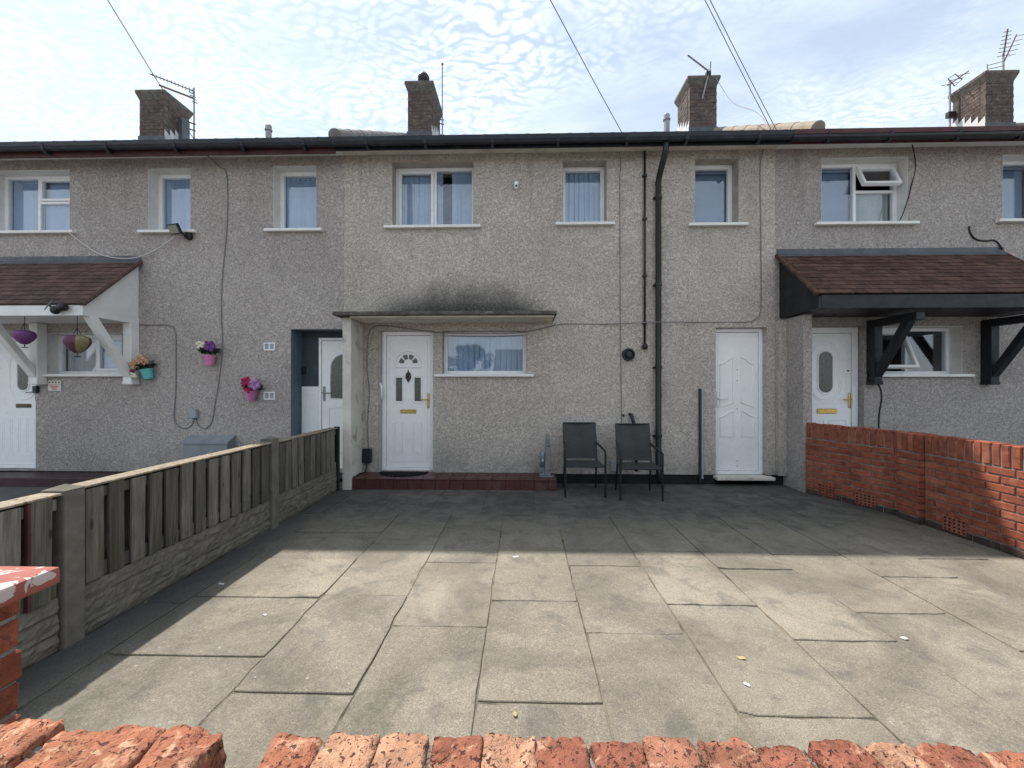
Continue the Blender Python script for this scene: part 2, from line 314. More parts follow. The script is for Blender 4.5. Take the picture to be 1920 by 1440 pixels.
def painted_cap():
    n = NT('cap_flaking'); v = n.obj()
    f = n.noise(v, 14, 4, 0.6, 1.2); k = n.ramp(f, 0.53, 0.56)
    red = n.mul((0.30, 0.095, 0.075), n.ramp(n.noise(v, 6, 3), 0.3, 0.7, 0.8, 1.2))
    c = n.mix(n.math('MULTIPLY', k, 0.85), red, (0.52, 0.47, 0.45)); n.bump(k, 0.5, 0.004)
    M['cap_flaking'] = n.out(c, 0.7, 0.25)
painted_cap()

def weave():
    n = NT('weave'); v = n.obj(False); x, y, z = n.sep(v)
    h = n.math('ADD', y, z)
    fx = n.math('SINE', n.math('MULTIPLY', x, 2 * math.pi / 0.018)); fz = n.math('SINE', n.math('MULTIPLY', h, 2 * math.pi / 0.022))
    p = n.math('MULTIPLY', fx, fz); k = n.ramp(p, -0.6, 0.6)
    line = n.ramp(n.math('ABSOLUTE', n.math('SINE', n.math('MULTIPLY', h, math.pi / 0.036))), 0.0, 0.35, 0.45, 1.0)
    c = n.mix(k, (0.018, 0.018, 0.019), (0.095, 0.095, 0.094)); c = n.mul(c, line)
    c = n.mul(c, n.ramp(n.noise(v, 5, 3), 0.3, 0.7, 0.8, 1.15)); n.bump(p, 0.6, 0.004)
    M['weave'] = n.out(c, 0.65, 0.3)
weave()

def glass(name, refl, tint):
    m = bpy.data.materials.new(name); m.use_nodes = True; t = m.node_tree; t.nodes.clear()
    o = t.nodes.new('ShaderNodeOutputMaterial'); mx = t.nodes.new('ShaderNodeMixShader'); tr = t.nodes.new('ShaderNodeBsdfTransparent'); gl = t.nodes.new('ShaderNodeBsdfGlossy')
    lw = t.nodes.new('ShaderNodeLayerWeight'); pw = t.nodes.new('ShaderNodeMath'); pw.operation = 'POWER'; pw.inputs[1].default_value = 4.0
    fr = t.nodes.new('ShaderNodeMath'); fr.operation = 'MULTIPLY_ADD'; fr.inputs[1].default_value = 0.6; fr.inputs[2].default_value = refl
    t.links.new(lw.outputs['Facing'], pw.inputs[0]); t.links.new(pw.outputs[0], fr.inputs[0])
    tr.inputs[0].default_value = tint + (1,); gl.inputs['Roughness'].default_value = 0.012; gl.inputs[0].default_value = (0.95, 0.97, 1, 1)
    t.links.new(fr.outputs[0], mx.inputs[0]); t.links.new(tr.outputs[0], mx.inputs[1]); t.links.new(gl.outputs[0], mx.inputs[2]); t.links.new(mx.outputs[0], o.inputs[0])
    M[name] = m
glass('glass', 0.085, (0.95, 0.97, 0.99))
plain('obscure_glass', (0.055, 0.062, 0.058), 0.12, 0.7, var=0.35, scale=25, bump=0.15, bscale=60)

# ------------------------------------------------------------------ mesh helpers
W = {}
class MB:
    def __init__(s): s.v = []; s.f = []
    def add(s, vs, fs):
        b = len(s.v); s.v += [tuple(p) for p in vs]; s.f += [tuple(b + i for i in f) for f in fs]; return s
    def box(s, x0, x1, y0, y1, z0, z1):
        return s.add([(x0, y0, z0), (x1, y0, z0), (x1, y1, z0), (x0, y1, z0), (x0, y0, z1), (x1, y0, z1), (x1, y1, z1), (x0, y1, z1)],
                     [(0, 3, 2, 1), (4, 5, 6, 7), (0, 1, 5, 4), (1, 2, 6, 5), (2, 3, 7, 6), (3, 0, 4, 7)])
    def prism(s, poly, axis, a, b):
        """extrude a 2-D polygon along an axis from a to b (x: poly=(y,z); y: poly=(x,z); z: poly=(x,y))"""
        def P(p, k): return {'x': (k, p[0], p[1]), 'y': (p[0], k, p[1]), 'z': (p[0], p[1], k)}[axis]
        n = len(poly); vs = [P(p, a) for p in poly] + [P(p, b) for p in poly]
        fs = [tuple(range(n)), tuple(range(2 * n - 1, n - 1, -1))] + [(i, n + i, n + (i + 1) % n, (i + 1) % n) for i in range(n)]
        return s.add(vs, fs)
    def tube(s, pts, r, n=8, closed=False, r2=None, caps=True, flat=1.0):
        pts = [Vector(p) for p in pts]; m = len(pts); rings = []; up = None
        for i, p in enumerate(pts):
            if closed: t = (pts[(i + 1) % m] - pts[i - 1]).normalized()
            else: t = (pts[min(i + 1, m - 1)] - pts[max(i - 1, 0)]).normalized()
            if up is None: up = Vector((0, 0, 1)) if abs(t.z) < 0.9 else Vector((0, 1, 0))
            side = t.cross(up).normalized(); up = side.cross(t).normalized()
            rr = r if r2 is None else r + (r2 - r) * i / max(1, m - 1)
            rings.append([p + (side * math.cos(2 * math.pi * k / n) + up * math.sin(2 * math.pi * k / n) * flat) * rr for k in range(n)])
        b = len(s.v); s.v += [tuple(q) for ring in rings for q in ring]
        for i in range(m if closed else m - 1):
            j = (i + 1) % m
            for k in range(n): s.f.append((b + i * n + k, b + i * n + (k + 1) % n, b + j * n + (k + 1) % n, b + j * n + k))
        if caps and not closed:
            s.f.append(tuple(b + k for k in range(n - 1, -1, -1))); s.f.append(tuple(b + (m - 1) * n + k for k in range(n)))
        return s
    def lathe(s, prof, o=(0, 0, 0), n=16, axis='z', sx=1.0):
        b = len(s.v)
        for (r, h) in prof:
            for k in range(n):
                a = 2 * math.pi * k / n; q = (r * math.cos(a) * sx, r * math.sin(a), h)
                if axis == 'y': q = (q[0], q[2], q[1])
                if axis == 'x': q = (q[2], q[0], q[1])
                s.v.append((o[0] + q[0], o[1] + q[1], o[2] + q[2]))
        for i in range(len(prof) - 1):
            for k in range(n): s.f.append((b + i * n + k, b + i * n + (k + 1) % n, b + (i + 1) * n + (k + 1) % n, b + (i + 1) * n + k))
        s.f.append(tuple(b + k for k in range(n - 1, -1, -1))); s.f.append(tuple(b + (len(prof) - 1) * n + k for k in range(n)))
        return s
    def blob(s, c, r, seed=0, n=8, m=5, amp=0.25):
        b = len(s.v)
        for i in range(m + 1):
            th = math.pi * i / m
            for k in range(n):
                ph = 2 * math.pi * k / n; d = Vector((math.sin(th) * math.cos(ph), math.sin(th) * math.sin(ph), math.cos(th)))
                q = r * (1 + amp * noise.noise(d * 2.2 + Vector((seed * 3.1, seed, 0))))
                s.v.append((c[0] + d.x * q, c[1] + d.y * q, c[2] + d.z * q))
        for i in range(m):
            for k in range(n): s.f.append((b + i * n + k, b + i * n + (k + 1) % n, b + (i + 1) * n + (k + 1) % n, b + (i + 1) * n + k))
        return s
    def mesh(s, name, mat=None, bev=0.0, smooth=False, seg=1, mats=None):
        me = bpy.data.meshes.new(name); me.from_pydata(s.v, [], s.f); me.validate()
        bm = bmesh.new(); bm.from_mesh(me)
        bmesh.ops.remove_doubles(bm, verts=bm.verts, dist=1e-5) if smooth else None
        bmesh.ops.recalc_face_normals(bm, faces=bm.faces)
        if bev: bmesh.ops.bevel(bm, geom=[e for e in bm.edges if len(e.link_faces) == 2 and e.calc_face_angle(0) > 0.5], offset=bev, segments=seg, affect='EDGES', profile=0.6)
        bm.to_mesh(me); bm.free()
        if mat: me.materials.append(M[mat])
        if smooth: me.shade_smooth()
        return me
    def build(s, name, mat, parent=None, bev=0.0, smooth=False, loc=(0, 0, 0), rot=(0, 0, 0), seg=1):
        return link(name, s.mesh(name, mat, bev, smooth, seg), parent, loc, rot)

def put(o, parent):
    if parent is not None:
        o.parent = parent
        if not parent.get('local'): o.matrix_parent_inverse = W[parent.name].inverted()
def link(name, me, parent=None, loc=(0, 0, 0), rot=(0, 0, 0), scale=(1, 1, 1)):
    o = bpy.data.objects.new(name, me); C.objects.link(o)
    o.location = loc; o.rotation_euler = rot; o.scale = scale
    W[o.name] = Matrix.LocRotScale(Vector(loc), o.rotation_euler.to_quaternion(), Vector(scale))
    put(o, parent)
    if parent is not None and parent.get('local'): o['local'] = 1
    return o
def tag(o, label=None, cat=None, group=None, kind=None):
    if label: o['label'] = label
    if cat: o['category'] = cat
    if group: o['group'] = group
    if kind: o['kind'] = kind
    return o
def thing(name, label, cat, loc=(0, 0, 0), rotz=0.0, group=None, local=False):
    o = bpy.data.objects.new(name, None); C.objects.link(o); o.empty_display_size = 0.2
    o.location = loc; o.rotation_euler = (0, 0, rotz)
    W[o.name] = Matrix.Translation(Vector(loc)) @ Matrix.Rotation(rotz, 4, 'Z')
    if local: o['local'] = 1
    return tag(o, label, cat, group)
def B(x0, x1, y0, y1, z0, z1): return MB().box(x0, x1, y0, y1, z0, z1)

def wall_mesh(x0, x1, z0, z1, yf, yb, holes):
    xs = sorted({x0, x1, *[h[0] for h in holes], *[h[1] for h in holes]}); zs = sorted({z0, z1, *[h[2] for h in holes], *[h[3] for h in holes]})
    xs = [x for x in xs if x0 <= x <= x1]; zs = [z for z in zs if z0 <= z <= z1]
    def solid(i, k):
        if i < 0 or k < 0 or i >= len(xs) - 1 or k >= len(zs) - 1: return False
        cx, cz = (xs[i] + xs[i + 1]) / 2, (zs[k] + zs[k + 1]) / 2
        return not any(h[0] < cx < h[1] and h[2] < cz < h[3] for h in holes)
    m = MB()
    for i in range(len(xs) - 1):
        for k in range(len(zs) - 1):
            if not solid(i, k): continue
            a, b, c, d = xs[i], xs[i + 1], zs[k], zs[k + 1]
            m.add([(a, yf, c), (b, yf, c), (b, yf, d), (a, yf, d)], [(0, 1, 2, 3)]); m.add([(a, yb, c), (b, yb, c), (b, yb, d), (a, yb, d)], [(3, 2, 1, 0)])
            for (di, dk, q) in ((-1, 0, [(a, yf, c), (a, yf, d), (a, yb, d), (a, yb, c)]), (1, 0, [(b, yf, c), (b, yb, c), (b, yb, d), (b, yf, d)]),
                                (0, -1, [(a, yf, c), (a, yb, c), (b, yb, c), (b, yf, c)]), (0, 1, [(a, yf, d), (b, yf, d), (b, yb, d), (a, yb, d)])):
                if not solid(i + di, k + dk): m.add(q, [(0, 1, 2, 3)])
    return m
def frame_boxes(m, x0, x1, z0, z1, w, y0, y1, wb=None):
    wb = wb or w
    m.box(x0, x1, y0, y1, z1 - w, z1); m.box(x0, x1, y0, y1, z0, z0 + wb)
    m.box(x0, x0 + w, y0, y1, z0 + wb, z1 - w); m.box(x1 - w, x1, y0, y1, z0 + wb, z1 - w); return m

# ------------------------------------------------------------------ the setting: ground, road, patio
tag(B(-300, 300, -300, 300, -0.5, -0.06).build('ground', 'pavement'), kind='structure')
tag(B(-60, 60, -9, -2.4, -0.056, -0.052).build('road', 'asphalt'), kind='structure')
tag(B(-60, 60, -2.25, 0.28, -0.056, -0.02).build('pavement', 'pavement'), kind='structure')
tag(B(-60, 60, -2.4, -2.252, -0.057, -0.012).build('kerb', 'concrete', bev=0.01), kind='structure')
tag(B(-14, -2.67, 0.285, 6.12, -0.05, -0.004).build('forecourt', 'forecourt'), kind='structure')
tag(B(4.44, 14, 0.285, 6.12, -0.05, -0.003).build('forecourt', 'forecourt'), kind='structure')
patio = tag(B(-2.66, 4.42, 0.285, 6.12, -0.055, -0.006).build('patio', 'joint_sand'), kind='structure')

def slab(x0, x1, y0, y1):
    g = random.uniform(0.0012, 0.0034); x0 += g; x1 -= g; y0 += g; y1 -= g
    cx, cy = (x0 + x1) / 2, (y0 + y1) / 2; n = 7; ring = []
    cr = [Vector((x0, y0)), Vector((x1, y0)), Vector((x1, y1)), Vector((x0, y1))]
    for i in range(4):
        a, b = cr[i], cr[(i + 1) % 4]; d = (b - a); nrm = Vector((-d.y, d.x)).normalized()
        for k in range(n):
            t = k / n; q = a.lerp(b, t)
            j = 0.0004 + 0.0028 * noise.noise(Vector((q.x * 9, q.y * 9, 3.3))) + (random.random() ** 6) * 0.012
            if k == 0: q = q + (Vector((cx, cy)) - q).normalized() * random.choice((0.003, 0.005, 0.02 * random.random()))
            ring.append(q + nrm * max(0, j))
    dz = random.uniform(-0.003, 0.004); tx = random.uniform(-0.003, 0.003); ty = random.uniform(-0.003, 0.003)
    m = MB(); N_ = len(ring)
    vs = []
    for (ins, z) in ((0, -0.04), (0, -0.0035), (0.0035, 0.0)):
        for q in ring:
            c = Vector((cx, cy)); p = q + (c - q).normalized() * ins
            vs.append((p.x - cx, p.y - cy, z + dz + (p.x - cx) * tx + (p.y - cy) * ty))
    fs = [tuple(2 * N_ + i for i in range(N_))]
    for r in range(2):
        fs += [(r * N_ + i, r * N_ + (i + 1) % N_, (r + 1) * N_ + (i + 1) % N_, (r + 1) * N_ + i) for i in range(N_)]
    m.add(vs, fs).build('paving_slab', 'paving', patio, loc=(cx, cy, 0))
def column(x0, x1, ys):
    ys = [y for y in ys if 0.3 <= y]
    for a, b in zip([0.3] + ys, ys + [None]):
        if b is not None and b - a > 0.06: slab(x0, x1, a, b)
END = 4.61
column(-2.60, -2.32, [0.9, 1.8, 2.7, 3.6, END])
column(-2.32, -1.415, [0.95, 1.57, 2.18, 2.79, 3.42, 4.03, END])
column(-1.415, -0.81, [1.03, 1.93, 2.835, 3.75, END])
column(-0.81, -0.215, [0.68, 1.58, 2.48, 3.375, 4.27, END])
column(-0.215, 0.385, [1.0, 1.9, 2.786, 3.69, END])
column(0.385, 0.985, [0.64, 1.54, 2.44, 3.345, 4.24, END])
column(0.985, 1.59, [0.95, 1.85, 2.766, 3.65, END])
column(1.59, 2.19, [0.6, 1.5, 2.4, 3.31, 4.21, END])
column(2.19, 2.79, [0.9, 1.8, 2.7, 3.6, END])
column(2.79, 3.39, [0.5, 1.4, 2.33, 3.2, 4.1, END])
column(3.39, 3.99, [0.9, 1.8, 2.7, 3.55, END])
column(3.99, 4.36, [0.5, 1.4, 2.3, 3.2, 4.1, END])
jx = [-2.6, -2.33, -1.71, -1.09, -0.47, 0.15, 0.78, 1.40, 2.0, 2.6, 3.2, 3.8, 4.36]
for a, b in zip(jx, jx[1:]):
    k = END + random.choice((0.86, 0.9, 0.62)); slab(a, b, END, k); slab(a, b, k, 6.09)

# ------------------------------------------------------------------ window and door builders
YF = 6.1
def make_window(house, x0, x1, z0, z1, cells, reveal='reveal_white', y=6.28, sill=0.11, sill_mat='white_paint', outer=0.05):
    """cells: (fx0, fx1, fz0, fz1, sash, blind, open_angle)"""
    m = MB(); frame_boxes(m, x0, x1, z0, z1, outer, y, y + 0.07)
    ix0, ix1, iz0, iz1 = x0 + outer, x1 - outer, z0 + outer, z1 - outer
    rects = []
    for c in cells:
        a, b = ix0 + (ix1 - ix0) * c[0], ix0 + (ix1 - ix0) * c[1]; d, e = iz0 + (iz1 - iz0) * c[2], iz0 + (iz1 - iz0) * c[3]
        rects.append((a, b, d, e))
        if c[0] > 0.01: m.box(a - 0.02, a + 0.02, y + 0.003, y + 0.067, d, e)
        if c[2] > 0.01: m.box(a, b, y + 0.006, y + 0.064, d - 0.02, d + 0.02)
    win = m.build('window', 'white_plastic', house, bev=0.004)
    for c, (a, b, d, e) in zip(cells, rects):
        l = 0.02 if c[0] > 0.01 else 0; r_ = 0.02 if c[1] < 0.99 else 0; bt = 0.02 if c[2] > 0.01 else 0; tp = 0.02 if c[3] < 0.99 else 0
        A, Bx, D_, E_ = a + l + 0.002, b - r_ - 0.002, d + bt + 0.002, e - tp - 0.002
        ang = c[6] if len(c) > 6 else 0.0
        if c[4]:
            w = 0.042; s = MB(); frame_boxes(s, A, Bx, D_ - E_, 0, w, -0.014, 0.05)
            s2 = MB(); s2.v = [(p[0], p[1], p[2]) for p in s.v]; s2.f = s.f
            s2.build('sash', 'white_plastic', win, bev=0.005, loc=(0, y, E_), rot=(-ang, 0, 0))
            B(A + w, Bx - w, 0.018, 0.026, D_ - E_ + w, -w).build('pane', 'glass', win, loc=(0, y, E_), rot=(-ang, 0, 0))
        else:
            B(A, Bx, y + 0.03, y + 0.038, D_, E_).build('pane', 'glass', win)
        make_blind(win, c[5], A, Bx, D_, E_, y + 0.06)
    if reveal:
        t = 0.006; m = MB(); yb = y + 0.0
        m.box(x0 + 0.0005, x0 + t, YF + 0.004, yb, z0, z1); m.box(x1 - t, x1 - 0.0005, YF + 0.004, yb, z0, z1); m.box(x0 + t, x1 - t, YF + 0.004, yb, z1 - t, z1 - 0.0005)
        m.build('reveal', reveal, win)
    if sill:
        m = MB(); m.box(x0 + 0.001, x1 - 0.001, YF, y + 0.05, z0 - 0.04, z0 + 0.004); m.box(x0 - sill, x1 + sill, YF - 0.065, YF - 0.0005, z0 - 0.04, z0 + 0.002)
        m.build('sill', sill_mat, win, bev=0.004)
    return win
SLATS = {}
def make_blind(win, kind, x0, x1, z0, z1, y):
    if not kind: return
    if kind.startswith('slats'):
        skip = set()
        if ':' in kind: skip = {int(k) for k in kind.split(':')[1].split(',')}
        n = max(2, round((x1 - x0) / 0.083)); p = (x1 - x0) / n; h = round(z1 - z0 + 0.02, 3)
        if h not in SLATS: SLATS[h] = B(-0.0445, 0.0445, -0.0008, 0.0008, -h, 0).mesh('slat', 'slat')
        for i in range(n):
            if i in skip: continue
            link('slat', SLATS[h], win, (x0 + p * (i + 0.5), y + 0.03 + random.uniform(-.003, .003), z1 + 0.01), (random.uniform(-0.01, 0.01), random.uniform(-0.012, 0.012), R(random.uniform(10, 24))))
        B(x0 - 0.02, x1 + 0.02, y + 0.01, y + 0.05, z1 + 0.011, z1 + 0.05).build('blind_rail', 'white_plastic', win)
    elif kind.startswith('roller'):
        m = 'roller_dark' if 'dark' in kind else 'roller'; frac = 0.97 if 'full' in kind else 0.12
        b = MB().tube([(x0 - 0.01, y + 0.03, z1 - 0.02), (x1 + 0.01, y + 0.03, z1 - 0.02)], 0.024, 10)
        b.build('roller_tube', m, win, smooth=True)
        B(x0 - 0.008, x1 + 0.008, y + 0.05, y + 0.052, z1 - (z1 - z0) * frac, z1 - 0.0).build('roller_blind', m, win)
    elif kind.startswith('curtain'):
        m = MB(); n = 60; pts = []
        for i in range(n + 1):
            t = i / n; pts.append((x0 + (x1 - x0) * t, y + 0.04 + 0.02 * math.sin(t * 44) * (0.6 + 0.4 * math.sin(t * 9))))
        vs = [(p[0], p[1], z0 - 0.02) for p in pts] + [(p[0], p[1], z1 + 0.02) for p in pts]
        m.add(vs, [(i, i + 1, n + 2 + i, n + 1 + i) for i in range(n)]); m.build('curtain', 'curtain_white' if 'white' in kind else 'curtain', win, smooth=True)
def mould(door, pts, y, mat='white_plastic', r=0.010, name='moulding'):
    return MB().tube([(p[0], y, p[1]) for p in pts], r, 6, closed=True, flat=0.8).build(name, mat, door)
def rect(x0, x1, z0, z1): return [(x0, z0), (x1, z0), (x1, z1), (x0, z1)]
def stadium(cx, cz, hw, hh, n=10):
    return [(cx + hw * math.cos(math.pi * k / n), cz + (hh - hw) + hw * math.sin(math.pi * k / n)) for k in range(n + 1)] + \
           [(cx - hw * math.cos(math.pi * k / n), cz - (hh - hw) - hw * math.sin(math.pi * k / n)) for k in range(n + 1)]
def make_door(house, x0, x1, z0, z1, y, fw=0.06, leaf='white_plastic'):
    """frame in the opening, returns the leaf (part) and its inner rectangle"""
    a, b, t = x0 + fw, x1 - fw, z1 - fw
    d = B(a + 0.004, b - 0.004, y, y + 0.045, z0 + 0.045, t - 0.004).build('door', leaf, house, bev=0.004)
    m = MB(); m.box(x0, x0 + fw, y - 0.022, y + 0.06, z0, z1); m.box(x1 - fw, x1, y - 0.022, y + 0.06, z0, z1); m.box(a, b, y - 0.022, y + 0.06, t, z1)
    m.build('door_frame', 'white_plastic', d, bev=0.005)
    B(a, b, y - 0.03, y + 0.06, z0, z0 + 0.042).build('threshold', 'white_plastic', d, bev=0.004)
    return d, (a, b, z0 + 0.045, t)
def letterbox(door, cx, cz, y, mat='gold', w=0.25, h=0.062):
    m = B(cx - w / 2, cx + w / 2, y - 0.012, y - 0.0005, cz - h / 2, cz + h / 2); o = m.build('letterbox', mat, door, bev=0.006)
    B(cx - w / 2 + 0.025, cx + w / 2 - 0.025, y - 0.018, y - 0.0125, cz - h / 2 + 0.014, cz + h / 2 - 0.014).build('flap', mat, o, bev=0.003)
def lever(door, x, z, y, dirx, mat='gold'):
    o = B(x - 0.016, x + 0.016, y - 0.012, y - 0.0005, z - 0.13, z + 0.10).build('handle', mat, door, bev=0.012, seg=3)
    MB().tube([(x, y - 0.012, z), (x, y - 0.05, z), (x + dirx * 0.03, y - 0.055, z), (x + dirx * 0.12, y - 0.052, z - 0.006)], 0.009, 8).build('lever', mat, o, smooth=True)

# ------------------------------------------------------------------ house shell builder
RIDGE_Y, EAVE_Y, EAVE_Z, PITCH = 9.2, 5.735, 5.025, 0.605
def roof_tiles(house, x0, x1, mat):
    m = MB(); period = 0.30; nx = int((x1 - x0) / (period / 6)); courses = 11; L_ = (RIDGE_Y - EAVE_Y) / courses; rows = []
    for c in range(courses):
        y0 = EAVE_Y - 0.02 + c * L_; y1 = y0 + L_ + 0.05
        for (y, k) in ((y0, -0.045 if c == 0 else -0.012), (y0, 0.022), (y1, 0.004)):
            rows.append([(x0 + (x1 - x0) * i / nx, y, EAVE_Z + (y - EAVE_Y) * PITCH + k + 0.017 * max(0.0, math.sin(2 * math.pi * (x0 + (x1 - x0) * i / nx) / period)) ** 0.8) for i in range(nx + 1)])
    for r in range(0, len(rows), 3):
        vs = rows[r] + rows[r + 1] + rows[r + 2]; n = nx + 1
        m.add(vs, [(i, i + 1, n + i + 1, n + i) for i in range(nx)] + [(n + i, n + i + 1, 2 * n + i + 1, 2 * n + i) for i in range(nx)])
    return tag(m.build('roof_tiles', mat, house), kind='stuff')
def shell(house, x0, x1, wallmat, holes, roofmat, gut, fasc, soff, fz=4.905, eave_tile=None):
    wall_mesh(x0 + 0.001, x1 - 0.001, 0.145, 5.02, YF, YF + 0.3, holes).build('wall', wallmat, house)
    ph = [(h[0], h[1], 0.0, h[3]) for h in holes if h[2] < 0.2]
    wall_mesh(x0 + 0.001, x1 - 0.001, -0.04, 0.1445, YF + 0.02, YF + 0.3, [(h[0], h[1], h[2] - 0.02, 0.2) for h in ph]).build('plinth', 'bitumen', house)
    B(x0 + 0.001, x0 + 0.1, 6.401, 12.3, -0.04, 5.0).build('party_wall', 'interior', house); B(x1 - 0.1, x1 - 0.001, 6.401, 12.3, -0.04, 5.0).build('party_wall', 'interior', house)
    B(x0 + 0.101, x1 - 0.101, 12.0, 12.299, -0.04, 5.0).build('rear_wall', wallmat, house)
    B(x0 + 0.101, x1 - 0.101, 6.402, 11.999, 2.55, 2.72).build('upper_floor', 'interior', house); B(x0 + 0.101, x1 - 0.101, 6.402, 11.999, -0.03, 0.14).build('ground_floor', 'interior', house)
    B(x0 + 0.101, x1 - 0.101, 6.402, 11.999, 4.95, 4.99).build('loft_floor', 'interior', house)
    B(x0 + 0.101, x1 - 0.101, 8.6, 8.7, 0.145, 2.545).build('inner_wall', 'interior', house); B(x0 + 0.101, x1 - 0.101, 8.6, 8.7, 2.725, 4.945).build('inner_wall', 'interior', house)
    rz = EAVE_Z + (RIDGE_Y - EAVE_Y) * PITCH
    MB().prism([(EAVE_Y + 0.03, EAVE_Z - 0.03), (RIDGE_Y, rz - 0.04), (12.7, EAVE_Z - 0.03), (12.7, EAVE_Z - 0.09), (RIDGE_Y, rz - 0.13), (EAVE_Y + 0.03, EAVE_Z - 0.045)], 'x', x0 + 0.001, x1 - 0.001).build('roof', 'roof_grey', house)
    roof_tiles(house, x0, x1, roofmat)
    MB().tube([(x0, RIDGE_Y, rz - 0.045), (x1, RIDGE_Y, rz - 0.045)], 0.085, 12).build('ridge_tiles', 'roof_grey', house, smooth=True)
    B(x0 + 0.001, x1 - 0.001, 5.835, YF + 0.2, 4.996, 5.018).build('soffit', soff, house)
    B(x0 + 0.001, x1 - 0.001, 5.815, 5.834, fz, 5.03).build('fascia', fasc, house)
    prof = [(5.812, 5.03), (5.805, 4.97), (5.785, 4.915), (5.75, 4.893), (5.715, 4.905), (5.695, 4.955), (5.69, 5.03), (5.70, 5.036), (5.712, 5.03), (5.716, 4.965), (5.735, 4.922), (5.76, 4.915), (5.78, 4.935), (5.797, 4.98), (5.80, 5.03)]
    prof = [(p[0], 5.036 - (5.036 - p[1]) * 0.78) for p in prof]
    if eave_tile:
        prof = [(p[0], 4.90 + (p[1] - 4.91) * 0.5) for p in prof]; B(x0 + 0.002, x1 - 0.002, 5.70, 5.72, 4.975, 5.045).build('eave_board', eave_tile, house, bev=0.004)
    g = MB().prism(prof, 'x', x0 + 0.002, x1 - 0.002).build('gutter', gut, house)
    x = x0 + 0.5
    while x < x1 - 0.2:
        MB().prism([(5.69 - 0.006, 5.0), (5.70, 4.93), (5.745, 4.882), (5.80, 4.90), (5.812, 4.95), (5.802, 4.95), (5.79, 4.91), (5.745, 4.892), (5.708, 4.935), (5.692, 5.0)], 'x', x - 0.02, x + 0.02).build('gutter_bracket', gut, g)
        x += 0.93 + random.uniform(-.1, .1)
def verge_roll(house, x, mat):
    m = MB(); n = 8
    for i in range(n):
        t0, t1 = i / n, (i + 1) / n + 0.012
        p = lambda t: (x, EAVE_Y + 0.02 + (RIDGE_Y - EAVE_Y) * t, EAVE_Z + 0.055 + (RIDGE_Y - EAVE_Y) * t * PITCH)
        m.tube([p(t0), p(t1)], 0.10, 14, r2=0.092)
    m.build('verge_tiles', mat, house)
def chimney(house, x0, x1, y0, y1, zt, mat='brick_chimney', pot=False, flash=0):
    base = 6.3; ch = B(x0 + 0.006, x1 - 0.006, y0 + 0.006, y1 - 0.006, base, zt - 0.16).build('chimney', 'mortar_dark', house)
    m = MB(); z = base; c = 0
    while z < zt - 0.2:
        j = lambda: random.uniform(-0.004, 0.004)
        for (ax, a, b) in (('x', x0, x1), ('y', y0 + 0.103, y1 - 0.103)):
            q = a - (0.1125 if (c + (ax == 'y')) % 2 else 0)
            while q < b - 0.02:
                p0, p1 = max(a, q) + 0.005, min(b, q + 0.225) - 0.005
                if p1 - p0 > 0.03:
                    e = j()
                    if ax == 'x': m.box(p0, p1, y0 + e, y0 + 0.1, z, z + 0.065); m.box(p0, p1, y1 - 0.1, y1 + e, z, z + 0.065)
                    else: m.box(x0 + e, x0 + 0.1, p0, p1, z, z + 0.065); m.box(x1 - 0.1, x1 + e, p0, p1, z, z + 0.065)
                q += 0.225
        z += 0.075; c += 1
    tag(m.build('brickwork', mat, ch), kind='stuff')
    o = 0.055; s = MB()
    s.add([(x0, y0, zt - 0.2), (x1, y0, zt - 0.2), (x1, y1, zt - 0.2), (x0, y1, zt - 0.2), (x0 - o, y0 - o, zt - 0.06), (x1 + o, y0 - o, zt - 0.06), (x1 + o, y1 + o, zt - 0.06), (x0 - o, y1 + o, zt - 0.06),
           (x0 - o, y0 - o, zt), (x1 + o, y0 - o, zt), (x1 + o, y1 + o, zt), (x0 - o, y1 + o, zt)],
          [(0, 3, 2, 1), (0, 1, 5, 4), (1, 2, 6, 5), (2, 3, 7, 6), (3, 0, 4, 7), (4, 5, 9, 8), (5, 6, 10, 9), (6, 7, 11, 10), (7, 4, 8, 11), (8, 9, 10, 11)])
    s.build('chimney_cap', 'mortar_dark', ch, bev=0.008)
    if pot: MB().lathe([(0.10, -0.02), (0.10, 0.10), (0.125, 0.12), (0.13, 0.20), (0.09, 0.27), (0.02, 0.29)], ((x0 + x1) / 2 + 0.06, y0 + 0.13, zt), 14).build('chimney_pot', 'dark_iron', ch, smooth=True)
    if flash:
        xf = x1 + 0.012 if flash > 0 else x0 - 0.012; pl = []; n = 5
        rz = lambda y: EAVE_Z + (min(y, RIDGE_Y) - EAVE_Y) * PITCH + 0.0
        for i in range(n):
            ya, yb = y0 + (y1 - y0) * i / n, y0 + (y1 - y0) * (i + 1) / n
            pl += [(ya, rz(ya) + 0.30), (yb, rz(ya) + 0.22)]
        poly = [(y0 - 0.02, rz(y0) - 0.1)] + pl + [(y1, rz(y1) - 0.1)]
        MB().prism(poly, 'x', xf - 0.004, xf + 0.004).build('flashing', 'lead_white', ch)
        B(x0 - 0.02, x1 + 0.02, y0 - 0.014, y0 - 0.006, rz(y0) - 0.1, rz(y0) + 0.16).build('flashing', 'lead', ch)
    return ch
def flue(house, x, y, z0, z1):
    MB().lathe([(0.055, z0 - 0.8), (0.055, z1 - 0.12), (0.07, z1 - 0.12), (0.07, z1 - 0.09), (0.055, z1 - 0.09), (0.06, z1 - 0.02), (0.045, z1)], (x, y, 0), 14).build('flue', 'galvanised', house, smooth=False)

